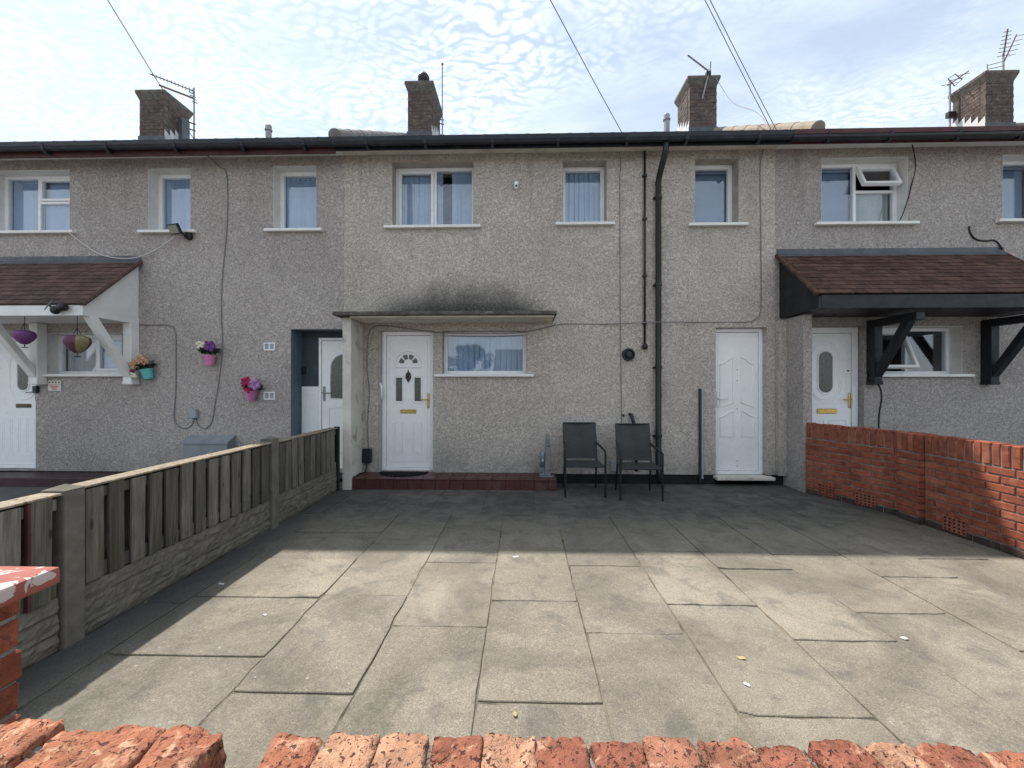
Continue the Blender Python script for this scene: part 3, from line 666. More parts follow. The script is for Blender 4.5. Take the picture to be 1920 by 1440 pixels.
# ------------------------------------------------------------------ centre house
ch = thing('terraced_house', 'pale pebbledashed middle house with flat concrete canopy and black downpipe', 'house', (0.5, 6.1, 0), group='terraced houses in the row')
X0, X1 = -2.725, 3.77
holes_c = [(-1.985, -0.737, 3.9, 4.885), (0.61, 1.274, 3.92, 4.865), (2.584, 3.229, 3.89, 4.87), (-1.217, 0.063, 1.65, 2.311), (-2.20, -1.355, 0.16, 2.314), (2.891, 3.644, 0.13, 2.345)]
shell(ch, X0, X1, 'dash_center', holes_c, 'roof_grey', 'gutter_black', 'gutter_black', 'cream_soffit')
h = holes_c
make_window(ch, *h[0], [(0, 0.5, 0, 1, True, 'slats'), (0.5, 1, 0, 1, False, 'slats:1,2', 0)], 'reveal_cement')
make_window(ch, *h[1], [(0, 1, 0, 1, False, 'slats')], 'reveal_cement', outer=0.06)
make_window(ch, *h[2], [(0, 1, 0, 1, False, 'rollerfull')], 'reveal_cement', outer=0.065)
make_window(ch, *h[3], [(0, 1, 0, 1, False, 'slats')], 'reveal_cement', outer=0.055, y=6.24)
# front door
d, (a, b, c, t) = make_door(ch, -2.165, -1.357, 0.165, 2.312, 6.20)
cx = (a + b) / 2; y = 6.20
mould(d, rect(a + 0.05, b - 0.05, c + 0.10, t - 0.09), y, r=0.009)
fan = [(cx + 0.20 * math.cos(math.pi * k / 16), 1.80 + 0.20 * math.sin(math.pi * k / 16)) for k in range(17)]
mould(d, [(cx + 0.205, 1.755)] + fan + [(cx - 0.205, 1.755)], y, r=0.012)
for s in range(4):
    a0, a1 = math.pi * (s + 0.13) / 4, math.pi * (s + 0.87) / 4
    poly = [(cx + r_ * math.cos(q), 1.812 + r_ * math.sin(q)) for r_, q in [(0.075, a0), (0.145, a0), (0.150, (a0 + a1) / 2), (0.145, a1), (0.075, a1)]]
    MB().prism(poly, 'y', y - 0.006, y - 0.0008).build('pane', 'obscure_glass', d)
for sx in (-1, 1):
    px = cx + sx * 0.145
    B(px - 0.047, px + 0.047, y - 0.004, y - 0.0007, 1.235, 1.60).build('pane', 'obscure_glass', d)
    mould(d, rect(px - 0.066, px + 0.066, 1.21, 1.625), y, r=0.014)
    mould(d, rect(px - 0.068, px + 0.068, 0.42, 0.905), y, r=0.012)
    B(px - 0.05, px + 0.05, y - 0.008, y - 0.0006, 0.44, 0.885).build('panel', 'white_plastic', d, bev=0.004)
k = MB().prism([(cx, 1.52), (cx + 0.045, 1.60), (cx + 0.035, 1.665), (cx + 0.012, 1.68), (cx, 1.73), (cx - 0.012, 1.68), (cx - 0.035, 1.665), (cx - 0.045, 1.60)], 'y', y - 0.02, y - 0.0008).build('knocker', 'dark_iron', d, bev=0.006)
MB().tube([(cx + 0.03 * math.cos(q / 8 * 2 * math.pi), y - 0.028, 1.605 + 0.035 * math.sin(q / 8 * 2 * math.pi)) for q in range(8)], 0.007, 6, closed=True).build('knocker_ring', 'bronze', k, smooth=True)
letterbox(d, cx, 1.075, y); lever(d, b - 0.035, 1.26, y, -1)
MB().tube([(-2.205, 6.16, 1.62), (-2.19, 6.13, 1.55), (-2.155, 6.12, 1.46), (-2.15, 6.12, 1.26)], 0.016, 8).build('grab_rail', 'white_plastic', ch, smooth=True)
B(-2.1995, -2.1655, YF + 0.012, 6.30, 0.162, 2.3135).build('jamb', 'reveal_cement', ch)
# rear-access door
d, (a, b, c, t) = make_door(ch, 2.893, 3.642, 0.135, 2.343, 6.22, 0.055)
y = 6.22; cx = (a + b) / 2
for sx in (-1, 1):
    xi, xo = cx + sx * 0.06, cx + sx * 0.25
    curve = lambda z, dz, n=8: [(xi + (xo - xi) * i / n, z - dz * (0.5 - 0.5 * math.cos(math.pi * i / n)) * 1.0) for i in range(n + 1)]
    mould(d, [(xi, 1.22), (xo, 1.15)][::-1] + [(xi, 1.22)] + [(xi, 1.90)] + curve(1.90, 0.10) + [(xo, 1.80)], y, r=0.016)
    mould(d, [(xo, 0.70), (xi, 0.70)] + curve(1.09, 0.09), y, r=0.016)
mould(d, rect(a + 0.03, b - 0.03, c + 0.09, t - 0.06), y, r=0.0045)
lever(d, a + 0.03, 1.28, y, 1, 'white_plastic')
for zz in (0.25, 0.33, 1.12, 1.55, 1.72): MB().lathe([(0.008, 0), (0.006, 0.004)], (cx, y - 0.004, zz), 8, 'y').build('screw_cap', 'dark_iron', d)
B(2.86, 3.70, 5.98, 6.22, 0.085, 0.131).build('door_sill', 'cream_pier', ch, bev=0.006)
# concrete canopy and side pier
B(-2.62, 0.475, 5.49, YF - 0.001, 2.448, 2.50).build('canopy', 'canopy_concrete', ch, bev=0.008)
B(-2.40, 0.44, 5.56, YF - 0.002, 2.425, 2.4475).build('canopy_soffit', 'cream_soffit', ch)
m = MB()
for i in range(14):
    z0, z1 = i * 2.448 / 14 - 0.03, (i + 1) * 2.448 / 14 - 0.03
m.box(-2.55, -2.425, 5.655, YF - 0.001, -0.04, 2.447); m.build('porch_pier', 'cream_pier', ch, bev=0.012, seg=2)
# pipes and fittings
def pipe(pts, r, name, mat, par, n=12): return MB().tube(pts, r, n).build(name, mat, par, smooth=True)
dp = pipe([(2.03, 5.75, 4.90), (2.03, 5.76, 4.80), (2.02, 5.98, 4.58), (2.02, 6.035, 4.50), (2.02, 6.035, 0.24), (2.02, 5.93, 0.05)], 0.043, 'downpipe', 'black_plastic', ch, 14)
for zz in (4.25, 2.95, 1.72, 0.7):
    MB().lathe([(0.049, 0), (0.049, 0.05)], (2.02, 6.035, zz), 14).build('pipe_collar', 'black_plastic', dp)
    B(1.955, 2.085, 6.06, 6.099, zz + 0.01, zz + 0.04).build('pipe_clip', 'black_plastic', dp)
wp = pipe([(1.83, 6.072, 4.98), (1.83, 6.072, 2.10)], 0.016, 'waste_pipe', 'black_plastic', ch, 10)
for zz in (4.6, 3.95, 3.1, 2.4): B(1.80, 1.86, 6.05, 6.099, zz, zz + 0.03).build('pipe_clip', 'black_plastic', wp)
MB().lathe([(0.01, -0.05), (0.035, -0.035), (0.045, 0.0), (0.03, 0.03), (0.018, 0.045)], (1.83, 6.06, 2.06), 14).build('pipe_end', 'black_plastic', wp, smooth=True)
v = MB().lathe([(0.095, 0.0), (0.095, -0.03), (0.085, -0.045), (0.07, -0.045), (0.062, -0.02), (0.058, -0.018)], (1.593, 6.099, 1.941), 24, 'y').build('round_vent', 'black_plastic', ch)
MB().lathe([(0.045, 0), (0.045, -0.03), (0.03, -0.04)], (1.593, 6.075, 1.941), 16, 'y').build('vent_cowl', 'dark_iron', v)
pipe([(1.615, 6.09, 1.045), (1.625, 6.05, 1.04), (1.65, 6.045, 0.95), (1.69, 6.045, 0.78), (1.70, 6.045, 0.2)], 0.026, 'boiler_pipe', 'black_plastic', ch)
MB().lathe([(0.018, 0), (0.018, -0.02)], (1.512, 6.099, 1.03), 12, 'y').build('overflow_pipe', 'black_plastic', ch)
B(2.636, 2.662, 6.06, 6.099, 0.02, 1.43).build('pipe_cover', 'dark_iron', ch); B(2.663, 2.69, 6.05, 6.099, 0.09, 1.43).build('pipe_cover', 'box_grey', ch, bev=0.004)
verge_roll(ch, -2.70, 'ridge_grey')
chimney(ch, -2.49, -1.97, 8.7, 9.65, 8.05, pot=True, flash=1)
flue(ch, 2.84, 8.0, 6.3, 6.80)
# red tiled step
st = B(-2.41, 0.476, 5.70, YF + 0.019, -0.03, 0.135).build('step', 'step_red', ch, bev=0.005)
xx = -2.43
while xx < 0.47:
    x2 = min(xx + 0.2, 0.49)
    B(xx + 0.002, x2 - 0.002, 5.685, 5.698, 0.0, 0.133).build('quarry_tile', 'step_red', st, bev=0.002)
    B(xx + 0.002, x2 - 0.002, 5.68, 5.895, 0.1355, 0.158).build('quarry_tile', 'step_red', st, bev=0.004)
    B(xx + 0.002, x2 - 0.002, 5.899, 6.098, 0.1355, 0.158).build('quarry_tile', 'step_red', st, bev=0.003)
    xx += 0.2

# ------------------------------------------------------------------ left house
lh = thing('terraced_house', 'mauve grey pebbledashed house with white timbered porch canopy and hanging baskets', 'house', (-6, 6.1, 0), group='terraced houses in the row')
lh['label'] = 'mauve grey pebbledashed house with white tiled porch canopy, left of the middle house'
LX0, LX1 = -10.2, -2.725
holes_l = [(-8.33, -7.04, 3.875, 4.84), (-5.798, -5.123, 3.865, 4.837), (-3.827, -3.154, 3.87, 4.85), (-7.441, -6.213, 1.655, 2.29), (-8.50, -7.587, 0.17, 2.25), (-3.552, -2.60, 0.15, 2.343)]
shell(lh, LX0, LX1, 'dash_left', holes_l, 'roof_grey', 'gutter_black', 'maroon', 'white_paint', fz=4.868)
h = holes_l
make_window(lh, *h[0], [(0, 0.44, 0, 1, False, 'slats'), (0.44, 1, 0, 0.56, False, 'slats'), (0.44, 1, 0.56, 1, True, 'slats')])
make_window(lh, *h[1], [(0, 1, 0, 1, False, 'slats')], outer=0.06); make_window(lh, *h[2], [(0, 1, 0, 1, False, 'slats')], outer=0.06)
make_window(lh, *h[3], [(0, 0.52, 0, 1, False, 'curtain_white'), (0.52, 1, 0, 1, True, 'slats')])
for wx0, wx1, wz in ((-5.74, -5.18, 4.76), (-3.77, -3.21, 4.77)):
    MB().tube([(wx0, 6.40, wz), (wx1, 6.40, wz)], 0.028, 10).build('roller_tube', 'roller_dark', lh, smooth=True)
MB().tube([(-7.38, 6.375, 2.20), (-6.82, 6.375, 2.20)], 0.035, 10).build('roller_tube', 'roller_dark', lh, smooth=True)
d, (a, b, c, t) = make_door(lh, -8.48, -7.59, 0.172, 2.248, 6.20)
y = 6.20; cx = (a + b) / 2
MB().prism(stadium(cx + 0.12, 1.65, 0.085, 0.245), 'y', y - 0.004, y - 0.0007).build('pane', 'obscure_glass', d); mould(d, stadium(cx + 0.12, 1.65, 0.10, 0.26), y, r=0.014)
mould(d, stadium(cx + 0.12, 1.65, 0.22, 0.40), y, r=0.009)
for k in range(5): mould(d, rect(cx - 0.32 + k * 0.13, cx - 0.22 + k * 0.13, 0.42, 0.95), y, r=0.0045)
letterbox(d, cx + 0.13, 1.155, y, 'bronze'); lever(d, b - 0.04, 1.37, y, -1, 'galvanised')
B(-7.585, -7.52, 6.05, 6.099, 1.36, 1.47).build('door_keypad', 'black_plastic', lh, bev=0.005)
B(-9.6, -6.0, 5.70, YF + 0.019, -0.03, 0.13).build('step', 'step_brown', lh, bev=0.006)
# passage recess with two white doors
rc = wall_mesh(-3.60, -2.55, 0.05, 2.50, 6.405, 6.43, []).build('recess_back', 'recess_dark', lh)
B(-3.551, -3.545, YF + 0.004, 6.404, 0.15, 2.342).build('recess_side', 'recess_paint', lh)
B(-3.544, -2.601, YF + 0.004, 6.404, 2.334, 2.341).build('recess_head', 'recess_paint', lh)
d = B(-3.20, -2.56, 6.365, 6.403, 0.15, 2.19).build('door', 'white_plastic', lh, bev=0.004)
m = MB(); m.box(-3.245, -3.205, 6.35, 6.403, 0.15, 2.235); m.box(-3.204, -2.56, 6.35, 6.403, 2.195, 2.235); m.build('door_frame', 'white_plastic', d, bev=0.003)
arch = [(-3.06, 1.27), (-2.62, 1.27), (-2.62, 1.75)] + [(-2.84 + 0.22 * math.cos(math.pi * k / 12), 1.76 + 0.22 * math.sin(math.pi * k / 12)) for k in range(13)] + [(-3.06, 1.75)]
MB().prism(arch, 'y', 6.36, 6.3645).build('pane', 'obscure_glass', d); mould(d, arch, 6.365, r=0.016)
lever(d, -3.16, 1.36, 6.365, 1, 'galvanised')
mould(d, rect(-3.08, -2.64, 0.4, 1.12), 6.365, r=0.01)
d = B(-3.535, -3.252, 6.37, 6.403, 0.15, 1.46).build('cupboard_door', 'white_plastic', lh, bev=0.004)
mould(d, rect(-3.50, -3.28, 0.3, 1.40), 6.37, r=0.008); mould(d, rect(-3.465, -3.315, 0.36, 1.33), 6.37, r=0.008)
B(-3.53, -3.48, 6.36, 6.403, 1.66, 1.78).build('wall_lamp', 'black_plastic', lh, bev=0.008)
# white canopy
def canopy(house, x0, x1, zt, zf, zb, yfr, tilemat, boardmat, flash, n_courses=11, side=None):
    body = MB(); body.prism([(YF - 0.001, zt - 0.03), (yfr + 0.02, zf - 0.02), (yfr + 0.02, zb + 0.01), (YF - 0.001, zb + 0.01)], 'x', x0 + 0.03, x1 - 0.03)
    cn = body.build('canopy', boardmat, house)
    for xs, xe in ((x0, x0 + 0.028), (x1 - 0.028, x1)):
        MB().prism([(YF - 0.002, zt - 0.07), (yfr, zf - 0.03), (yfr, zb), (YF - 0.002, zb)], 'x', xs, xe).build('side_panel', boardmat, cn)
    B(x0 + 0.029, x1 - 0.029, yfr - 0.006, yfr + 0.018, zb - 0.004, zf - 0.015).build('fascia_board', boardmat, cn, bev=0.003)
    sl = Vector((0, yfr - YF, zf - zt)); L_ = sl.length; sd = sl.normalized(); ang = math.atan2(zt - zf, YF - yfr)
    g = L_ / n_courses; tw = 0.166
    me = B(-tw / 2 + 0.0015, tw / 2 - 0.0015, -0.006, g + 0.045, -0.008, 0.009).mesh('tile', tilemat, bev=0.002)
    for r_ in range(n_courses):
        p = Vector((0, YF, zt)) + sd * (g * (r_ + 1)) + Vector((0, -0.014, 0.008)); off = tw / 2 if r_ % 2 else 0
        x = x0 - 0.05 - off
        while x < x1 + 0.045:
            xa, xb = max(x, x0 - 0.05), min(x + tw, x1 + 0.05)
            if xb - xa > 0.02:
                link('tile', me, cn, ((xa + xb) / 2, p.y + random.uniform(-.003, .003), p.z), (ang - 0.10 + random.uniform(-.012, .012), random.uniform(-.012, .012), random.uniform(-.006, .006)), ((xb - xa) / tw, 1, 1))
            x += tw
    for xs in (x0 - 0.045, x1 + 0.045):
        MB().tube([(xs, YF - 0.01, zt - 0.01), (xs, yfr - 0.03, zf - 0.005)], 0.028, 8).build('verge_strip', tilemat, cn)
    MB().prism([(YF - 0.001, zt + 0.085), (YF - 0.012, zt + 0.085), (YF - 0.02, zt + 0.02), (YF - 0.075, zt - 0.04), (YF - 0.065, zt - 0.06), (YF - 0.001, zt - 0.01)], 'x', x0 - 0.04, x1 + 0.04).build('flashing', flash, cn)
    return cn
canopy(lh, -8.75, -5.94, 3.40, 2.58, 2.43, 5.30, 'tile_plum', 'white_paint', 'lead')
def bracket(house, x, mat, w=0.13):
    m = B(x - w / 2, x + w / 2, 5.96, 6.099, 1.52, 2.435).build('bracket', mat, house, bev=0.012, seg=2)
    MB().prism([(5.955, 1.60), (5.955, 1.75), (5.50, 2.436), (5.38, 2.436)], 'x', x - w / 2 + 0.01, x + w / 2 - 0.01).build('brace', mat, m, bev=0.006)
    B(x - w / 2 + 0.004, x + w / 2 - 0.004, 5.34, 5.955, 2.33, 2.434).build('arm', mat, m, bev=0.006) if mat == 'black_timber' else None
    B(x - w / 2 - 0.012, x + w / 2 + 0.012, 5.95, 6.099, 1.49, 1.535).build('foot', mat, m, bev=0.012)
bracket(lh, -5.99, 'white_paint'); bracket(lh, -7.46, 'white_paint')
for zz in (2.074, 1.32):
    m = MB(); frame_boxes(m, -3.965, -3.79, zz - 0.06, zz + 0.06, 0.016, 6.083, 6.099); m.box(-3.885, -3.868, 6.083, 6.099, zz - 0.044, zz + 0.044)
    v = m.build('wall_vent', 'white_plastic', lh, bev=0.002)
    B(-3.95, -3.80, 6.094, 6.0995, zz - 0.045, zz + 0.045).build('vent_grille', 'box_grey', v)
mb = MB().prism([(6.099, 0.0), (5.93, 0.0), (5.93, 0.62), (6.099, 0.70)], 'x', -5.10, -4.42).build('meter_box', 'box_blue', lh, bev=0.006)
MB().prism([(6.095, 0.712), (5.915, 0.628), (5.915, 0.60), (5.925, 0.622)], 'x', -5.12, -4.40).build('lid', 'box_blue', mb)
chimney(lh, -8.46, -7.895, 8.7, 9.37, 7.97, flash=1)
B(-7.885, -7.80, 9.05, 9.27, 6.4, 7.62).build('chimney_duct', 'lead', lh)
flue(lh, -5.11, 8.0, 6.3, 6.72)

# ------------------------------------------------------------------ right house
rh = thing('terraced_house', 'grey pebbledashed house with black porch canopy behind the red brick wall', 'house', (7, 6.1, 0), group='terraced houses in the row')
RX0, RX1 = 3.77, 11.2
holes_r = [(4.439, 5.70, 3.885, 4.858), (7.05, 7.72, 3.905, 4.868), (5.20, 6.48, 1.645, 2.352), (4.13, 5.06, 0.15, 2.356)]
shell(rh, RX0, RX1, 'dash_right', holes_r, 'roof_maroon', 'gutter_black', 'maroon', 'white_paint', eave_tile='maroon')
h = holes_r
make_window(rh, *h[0], [(0, 0.5, 0, 1, False, 'rollerfull'), (0.5, 1, 0, 0.57, False, 'curtain'), (0.5, 1, 0.57, 1, True, None, R(24))])
make_window(rh, *h[1], [(0, 1, 0, 1, False, 'rollerfull')])
make_window(rh, *h[2], [(0, 0.5, 0, 1, True, None, R(22)), (0.5, 1, 0, 1, False, 'rollerdark')])
d, (a, b, c, t) = make_door(rh, 4.14, 5.055, 0.152, 2.354, 6.22, 0.085)
y = 6.22; cx = (a + b) / 2 - 0.01
MB().prism(stadium(cx, 1.68, 0.10, 0.31), 'y', y - 0.004, y - 0.0007).build('pane', 'obscure_glass', d); mould(d, stadium(cx, 1.68, 0.115, 0.325), y, r=0.016)
mould(d, stadium(cx, 1.68, 0.205, 0.42), y, r=0.010); mould(d, stadium(cx, 1.68, 0.235, 0.45), y, r=0.008)
mould(d, rect(a + 0.06, b - 0.08, 1.20, 2.16), y, r=0.006); mould(d, rect(a + 0.06, cx - 0.03, 0.45, 0.95), y, r=0.009); mould(d, rect(cx + 0.04, b - 0.08, 0.45, 0.95), y, r=0.009)
letterbox(d, cx + 0.02, 1.09, y, 'gold', 0.30, 0.075); lever(d, b - 0.035, 1.27, y, -1)
MB().lathe([(0.014, 0), (0.012, -0.01)], (b - 0.05, y - 0.0005, 1.70), 10, 'y').build('spy_hole', 'dark_iron', d)
B(3.885, 4.005, 5.675, YF - 0.001, -0.04, 2.46).build('porch_pier', 'dash_right', rh)
B(3.772, 3.884, 6.02, YF - 0.001, 0.15, 2.44).build('porch_return', 'dash_center', rh)
canopy(rh, 3.825, 7.02, 3.42, 2.665, 2.48, 5.30, 'tile_brown', 'black_timber', 'lead')
bracket(rh, 5.15, 'black_timber', 0.12); bracket(rh, 6.79, 'black_timber', 0.12)
verge_roll(rh, 4.14, 'ridge_cream'); verge_roll(rh, 10.75, 'ridge_cream')
chimney(rh, 3.57, 4.15, 8.7, 9.37, 8.05, flash=-1); chimney(rh, 9.71, 10.29, 8.7, 9.35, 8.04, flash=-1)

# ------------------------------------------------------------------ timber and concrete fence on the left boundary
fence = thing('fence', 'weathered hit-and-miss timber fence between grey concrete posts', 'fence', (-2.63, 3.1, 0))
FX = -2.60
posts = [0.38, 2.265, 4.165]
for i, py in enumerate(posts):
    zt = (0.90, 0.905, 0.935)[i]
    MB().prism([(FX - 0.115, py - 0.055), (FX + 0.02, py - 0.055), (FX + 0.02, py + 0.055), (FX - 0.115, py + 0.055)], 'z', -0.04, zt - 0.01).build('post', 'concrete', fence, bev=0.010, seg=2)
    capm = MB(); capm.add([(FX - 0.118, py - 0.06, zt - 0.0095), (FX + 0.023, py - 0.06, zt - 0.0095), (FX + 0.023, py + 0.06, zt - 0.0095), (FX - 0.118, py + 0.06, zt - 0.0095), (FX - 0.045, py, zt + 0.018)], [(0, 3, 2, 1), (0, 1, 4), (1, 2, 4), (2, 3, 4), (3, 0, 4)])
    capm.build('post_cap', 'concrete', fence)
B(FX - 0.05, FX + 0.02, 5.60, 5.648, -0.04, 0.90).build('end_post', 'black_timber', fence, bev=0.004)
def gravel_board(y0, y1, h):
    ny, nz = int((y1 - y0) / 0.018), int(h / 0.018); m = MB(); vs = []
    for k in range(nz + 1):
        for j in range(ny + 1):
            y, z = y0 + (y1 - y0) * j / ny, h * k / nz
            row = z / (h / 3); rf = row - math.floor(row); wv = 0.35 * noise.noise(Vector((y * 3, math.floor(row) * 7.1, 0)))
            d = min(abs(rf + wv * 0.2), abs(1 - rf - wv * 0.2)); joint = max(0, 1 - d / 0.13)
            off = math.floor(row) * 0.17; bl = (y + off + 0.08 * noise.noise(Vector((y * 2, row * 0.2, 4)))) / 0.33; bf = bl - math.floor(bl); d2 = min(bf, 1 - bf) * 0.33; joint = max(joint, max(0, 1 - d2 / 0.014) * 0.8)
            stone = 0.014 + 0.016 * noise.noise(Vector((y * 14, z * 26, math.floor(bl) * 3))) + 0.010 * noise.noise(Vector((y * 40, z * 60, 2)))
            edge = min(1, min(z, h - z) / 0.03)
            vs.append((FX - 0.012 + (stone * (1 - joint) - 0.004) * edge, y, z))
    n = ny + 1; fs = [(k * n + j, k * n + j + 1, (k + 1) * n + j + 1, (k + 1) * n + j) for k in range(nz) for j in range(ny)]
    m.add(vs, fs); m.box(FX - 0.055, FX - 0.02, y0, y1, -0.02, h - 0.001)
    m.build('gravel_board', 'concrete', fence)
board_mesh = {}
def board(x, y, z0, z1, w, lean):
    key = round(z1 - z0, 2), round(w, 3)
    if key not in board_mesh: board_mesh[key] = B(-0.009, 0.009, -w / 2, w / 2, 0, key[0]).mesh('board', 'fence_wood', bev=0.0025)
    return link('board', board_mesh[key], fence, (x + random.uniform(-.002, .002), y, z0), (lean, random.uniform(-.008, .008), random.uniform(-.03, .03)))
bays = [(0.445, 2.20, 0.30, 0.0), (2.33, 4.10, 0.30, 0.01), (4.23, 5.595, 0.32, 0.0)]
for bi, (y0, y1, gh, dz) in enumerate(bays):
    gravel_board(y0, y1, gh)
    B(FX - 0.092, FX - 0.012, y0, y1, gh + 0.001 + dz, gh + 0.085 + dz).build('rail', 'fence_wood', fence, bev=0.003)
    B(FX - 0.092, FX - 0.012, y0, y1, 0.79 + dz, 0.855 + dz).build('rail', 'fence_wood', fence, bev=0.003)
    MB().box(FX - 0.118, FX + 0.012, y0 - 0.02, y1 + 0.02, 0.872 + dz, 0.886 + dz).build('capping_rail', 'rail_wood', fence, bev=0.003)
    y = y0 + 0.055; k = 0
    while y < y1 - 0.03:
        w = random.choice((0.090, 0.095, 0.099, 0.103))
        if not (bi == 1 and abs(y - 2.86) < 0.06):
            board(FX + 0.0, y, gh + 0.001 + dz + random.uniform(-.0005, .001), 0.866 + dz, w, random.uniform(-.008, .008))
        board(FX - 0.105, y + 0.068, gh - 0.01 + dz, 0.866 + dz, 0.128, random.uniform(-.006, .006))
        y += 0.134 + random.uniform(-.006, .006); k += 1
B(FX - 0.006, FX + 0.014, 2.045, 2.060, 0.30, 0.868).build('batten', 'maroon', fence)

# ------------------------------------------------------------------ brick builders
def brick_meshes(name, mat, l, w, h, n=4, bev=0.005, jit=0.0022):
    out = []
    for i in range(n):
        m = B(-l / 2, l / 2, -w / 2, w / 2, 0, h); m.v = [tuple(c + random.uniform(-jit, jit) for c in v) for v in m.v]; out.append(m.mesh(name, mat, bev=bev))
    return out
# ------------------------------------------------------------------ red brick boundary wall on the right
bw = thing('brick_wall', 'red brick boundary wall with upright coping bricks and perforated air bricks', 'wall', (4.3, 4.2, 0))
full = brick_meshes('brick', 'brick_red', 0.215, 0.10, 0.065); half = brick_meshes('brick', 'brick_red', 0.1025, 0.10, 0.065, 2)
plinth = brick_meshes('brick', 'brick_plinth', 0.215, 0.10, 0.062, 2); cop = brick_meshes('brick', 'brick_red', 0.065, 0.11, 0.20, 4, 0.007, 0.003)
air = []
for q in range(1):
    m = MB(); L_, H_ = 0.215, 0.14; cols, rows_ = 5, 4; xs = [-L_ / 2]; zs = [0.0]
    for i in range(cols): cxx = -L_ / 2 + L_ * (i + 0.5) / cols; xs += [cxx - 0.011, cxx + 0.011]
    for k in range(rows_): czz = H_ * (k + 0.5) / rows_; zs += [czz - 0.010, czz + 0.010]
    xs.append(L_ / 2); zs.append(H_)
    hs = [(xs[1 + 2 * i], xs[2 + 2 * i], zs[1 + 2 * k], zs[2 + 2 * k]) for i in range(cols) for k in range(rows_)]
    mm = wall_mesh(-L_ / 2, L_ / 2, 0, H_, 0.0, 0.016, hs); air_me = mm.mesh('air_brick', 'brick_red')
def brick_run(p0, p1, airs, courses=10, z_first=0.0):
    p0, p1 = Vector(p0), Vector(p1); d = (p1 - p0); L_ = d.length; d.normalize(); ang = math.atan2(d.y, d.x); nrm = Vector((d.y, -d.x))
    if nrm.x > 0: nrm = -nrm
    def at(s, inward): return p0 + d * s - nrm * inward
    c0, c1 = at(0, 0.058), at(L_, 0.058)
    core = B(-L_ / 2, L_ / 2, -0.047, 0.047, -0.03, 0.935).build('mortar_core', 'mortar', bw, loc=(*((c0 + c1) / 2), 0), rot=(0, 0, ang))
    for c in range(courses):
        s = -0.1125 if c % 2 else 0.0; z = 0.004 + c * 0.0755
        while s < L_ - 0.02:
            a, b = max(0, s), min(L_, s + 0.225); ln = b - a
            mid = (a + b) / 2; hit = [q for q in airs if abs(mid - q) < 0.17]
            if ln > 0.05 and not (c in (0, 1) and hit and abs(mid - hit[0]) < 0.165 and False):
                me = random.choice(plinth if c == 0 else full)
                q = at(mid, 0.05 + random.uniform(-.002, .002))
                link('brick', me, bw, (q.x, q.y, z), (random.uniform(-.01, .01), random.uniform(-.006, .006), ang + random.choice((0, math.pi))), ((ln - 0.010) / 0.215, 1, 1))
            s += 0.225
    for q_ in airs:
        q = at(q_, 0.0) + nrm * 0.006; ra = math.atan2(nrm.y, nrm.x) + math.pi / 2
        link('air_brick', air_me, bw, (q.x, q.y, 0.03), (0, 0, ra))
        qb = at(q_, 0.0) + nrm * 0.003; B(-0.104, 0.104, -0.0015, 0.0015, 0.032, 0.168).build('shade_plate', 'bitumen', bw, loc=(qb.x, qb.y, 0), rot=(0, 0, ra))  # dark plate stands in for the shade inside the air brick holes
    s = 0.038
    while s < L_ - 0.02:
        q = at(s, 0.055 + random.uniform(-.004, .004)); link('brick', random.choice(cop), bw, (q.x, q.y, 0.764 + random.uniform(-.004, .005)), (random.uniform(-.02, .02), random.uniform(-.025, .025), ang + random.choice((0, math.pi)) + random.uniform(-.03, .03)))
        s += 0.0755
brick_run((3.91, 5.665), (4.27, 4.66), [0.28, 0.72])
brick_run((4.275, 4.40), (4.30, 2.45), [0.30, 1.35])
# the pier half way along
m = B(4.232, 4.41, 4.425, 4.64, -0.03, 0.93).build('mortar_core', 'mortar', bw)
for c in range(11):
    z = 0.004 + c * 0.0755; me = plinth if c == 0 else full
    if c >= 10: continue
    link('brick', random.choice(me), bw, (4.27, 4.53, z), (0, 0, R(90)), (1.19, 1.0, 1))
    link('brick', random.choice(me), bw, (4.375, 4.53, z), (0, 0, R(90)), (1.19, 1.0, 1))
for k in range(4): link('brick', random.choice(cop), bw, (4.275, 4.44 + k * 0.062, 0.764), (0, 0, R(90)), (0.85, 1, 1)); link('brick', random.choice(cop), bw, (4.385, 4.44 + k * 0.062, 0.764), (0, 0, R(90)), (0.85, 0.8, 1))

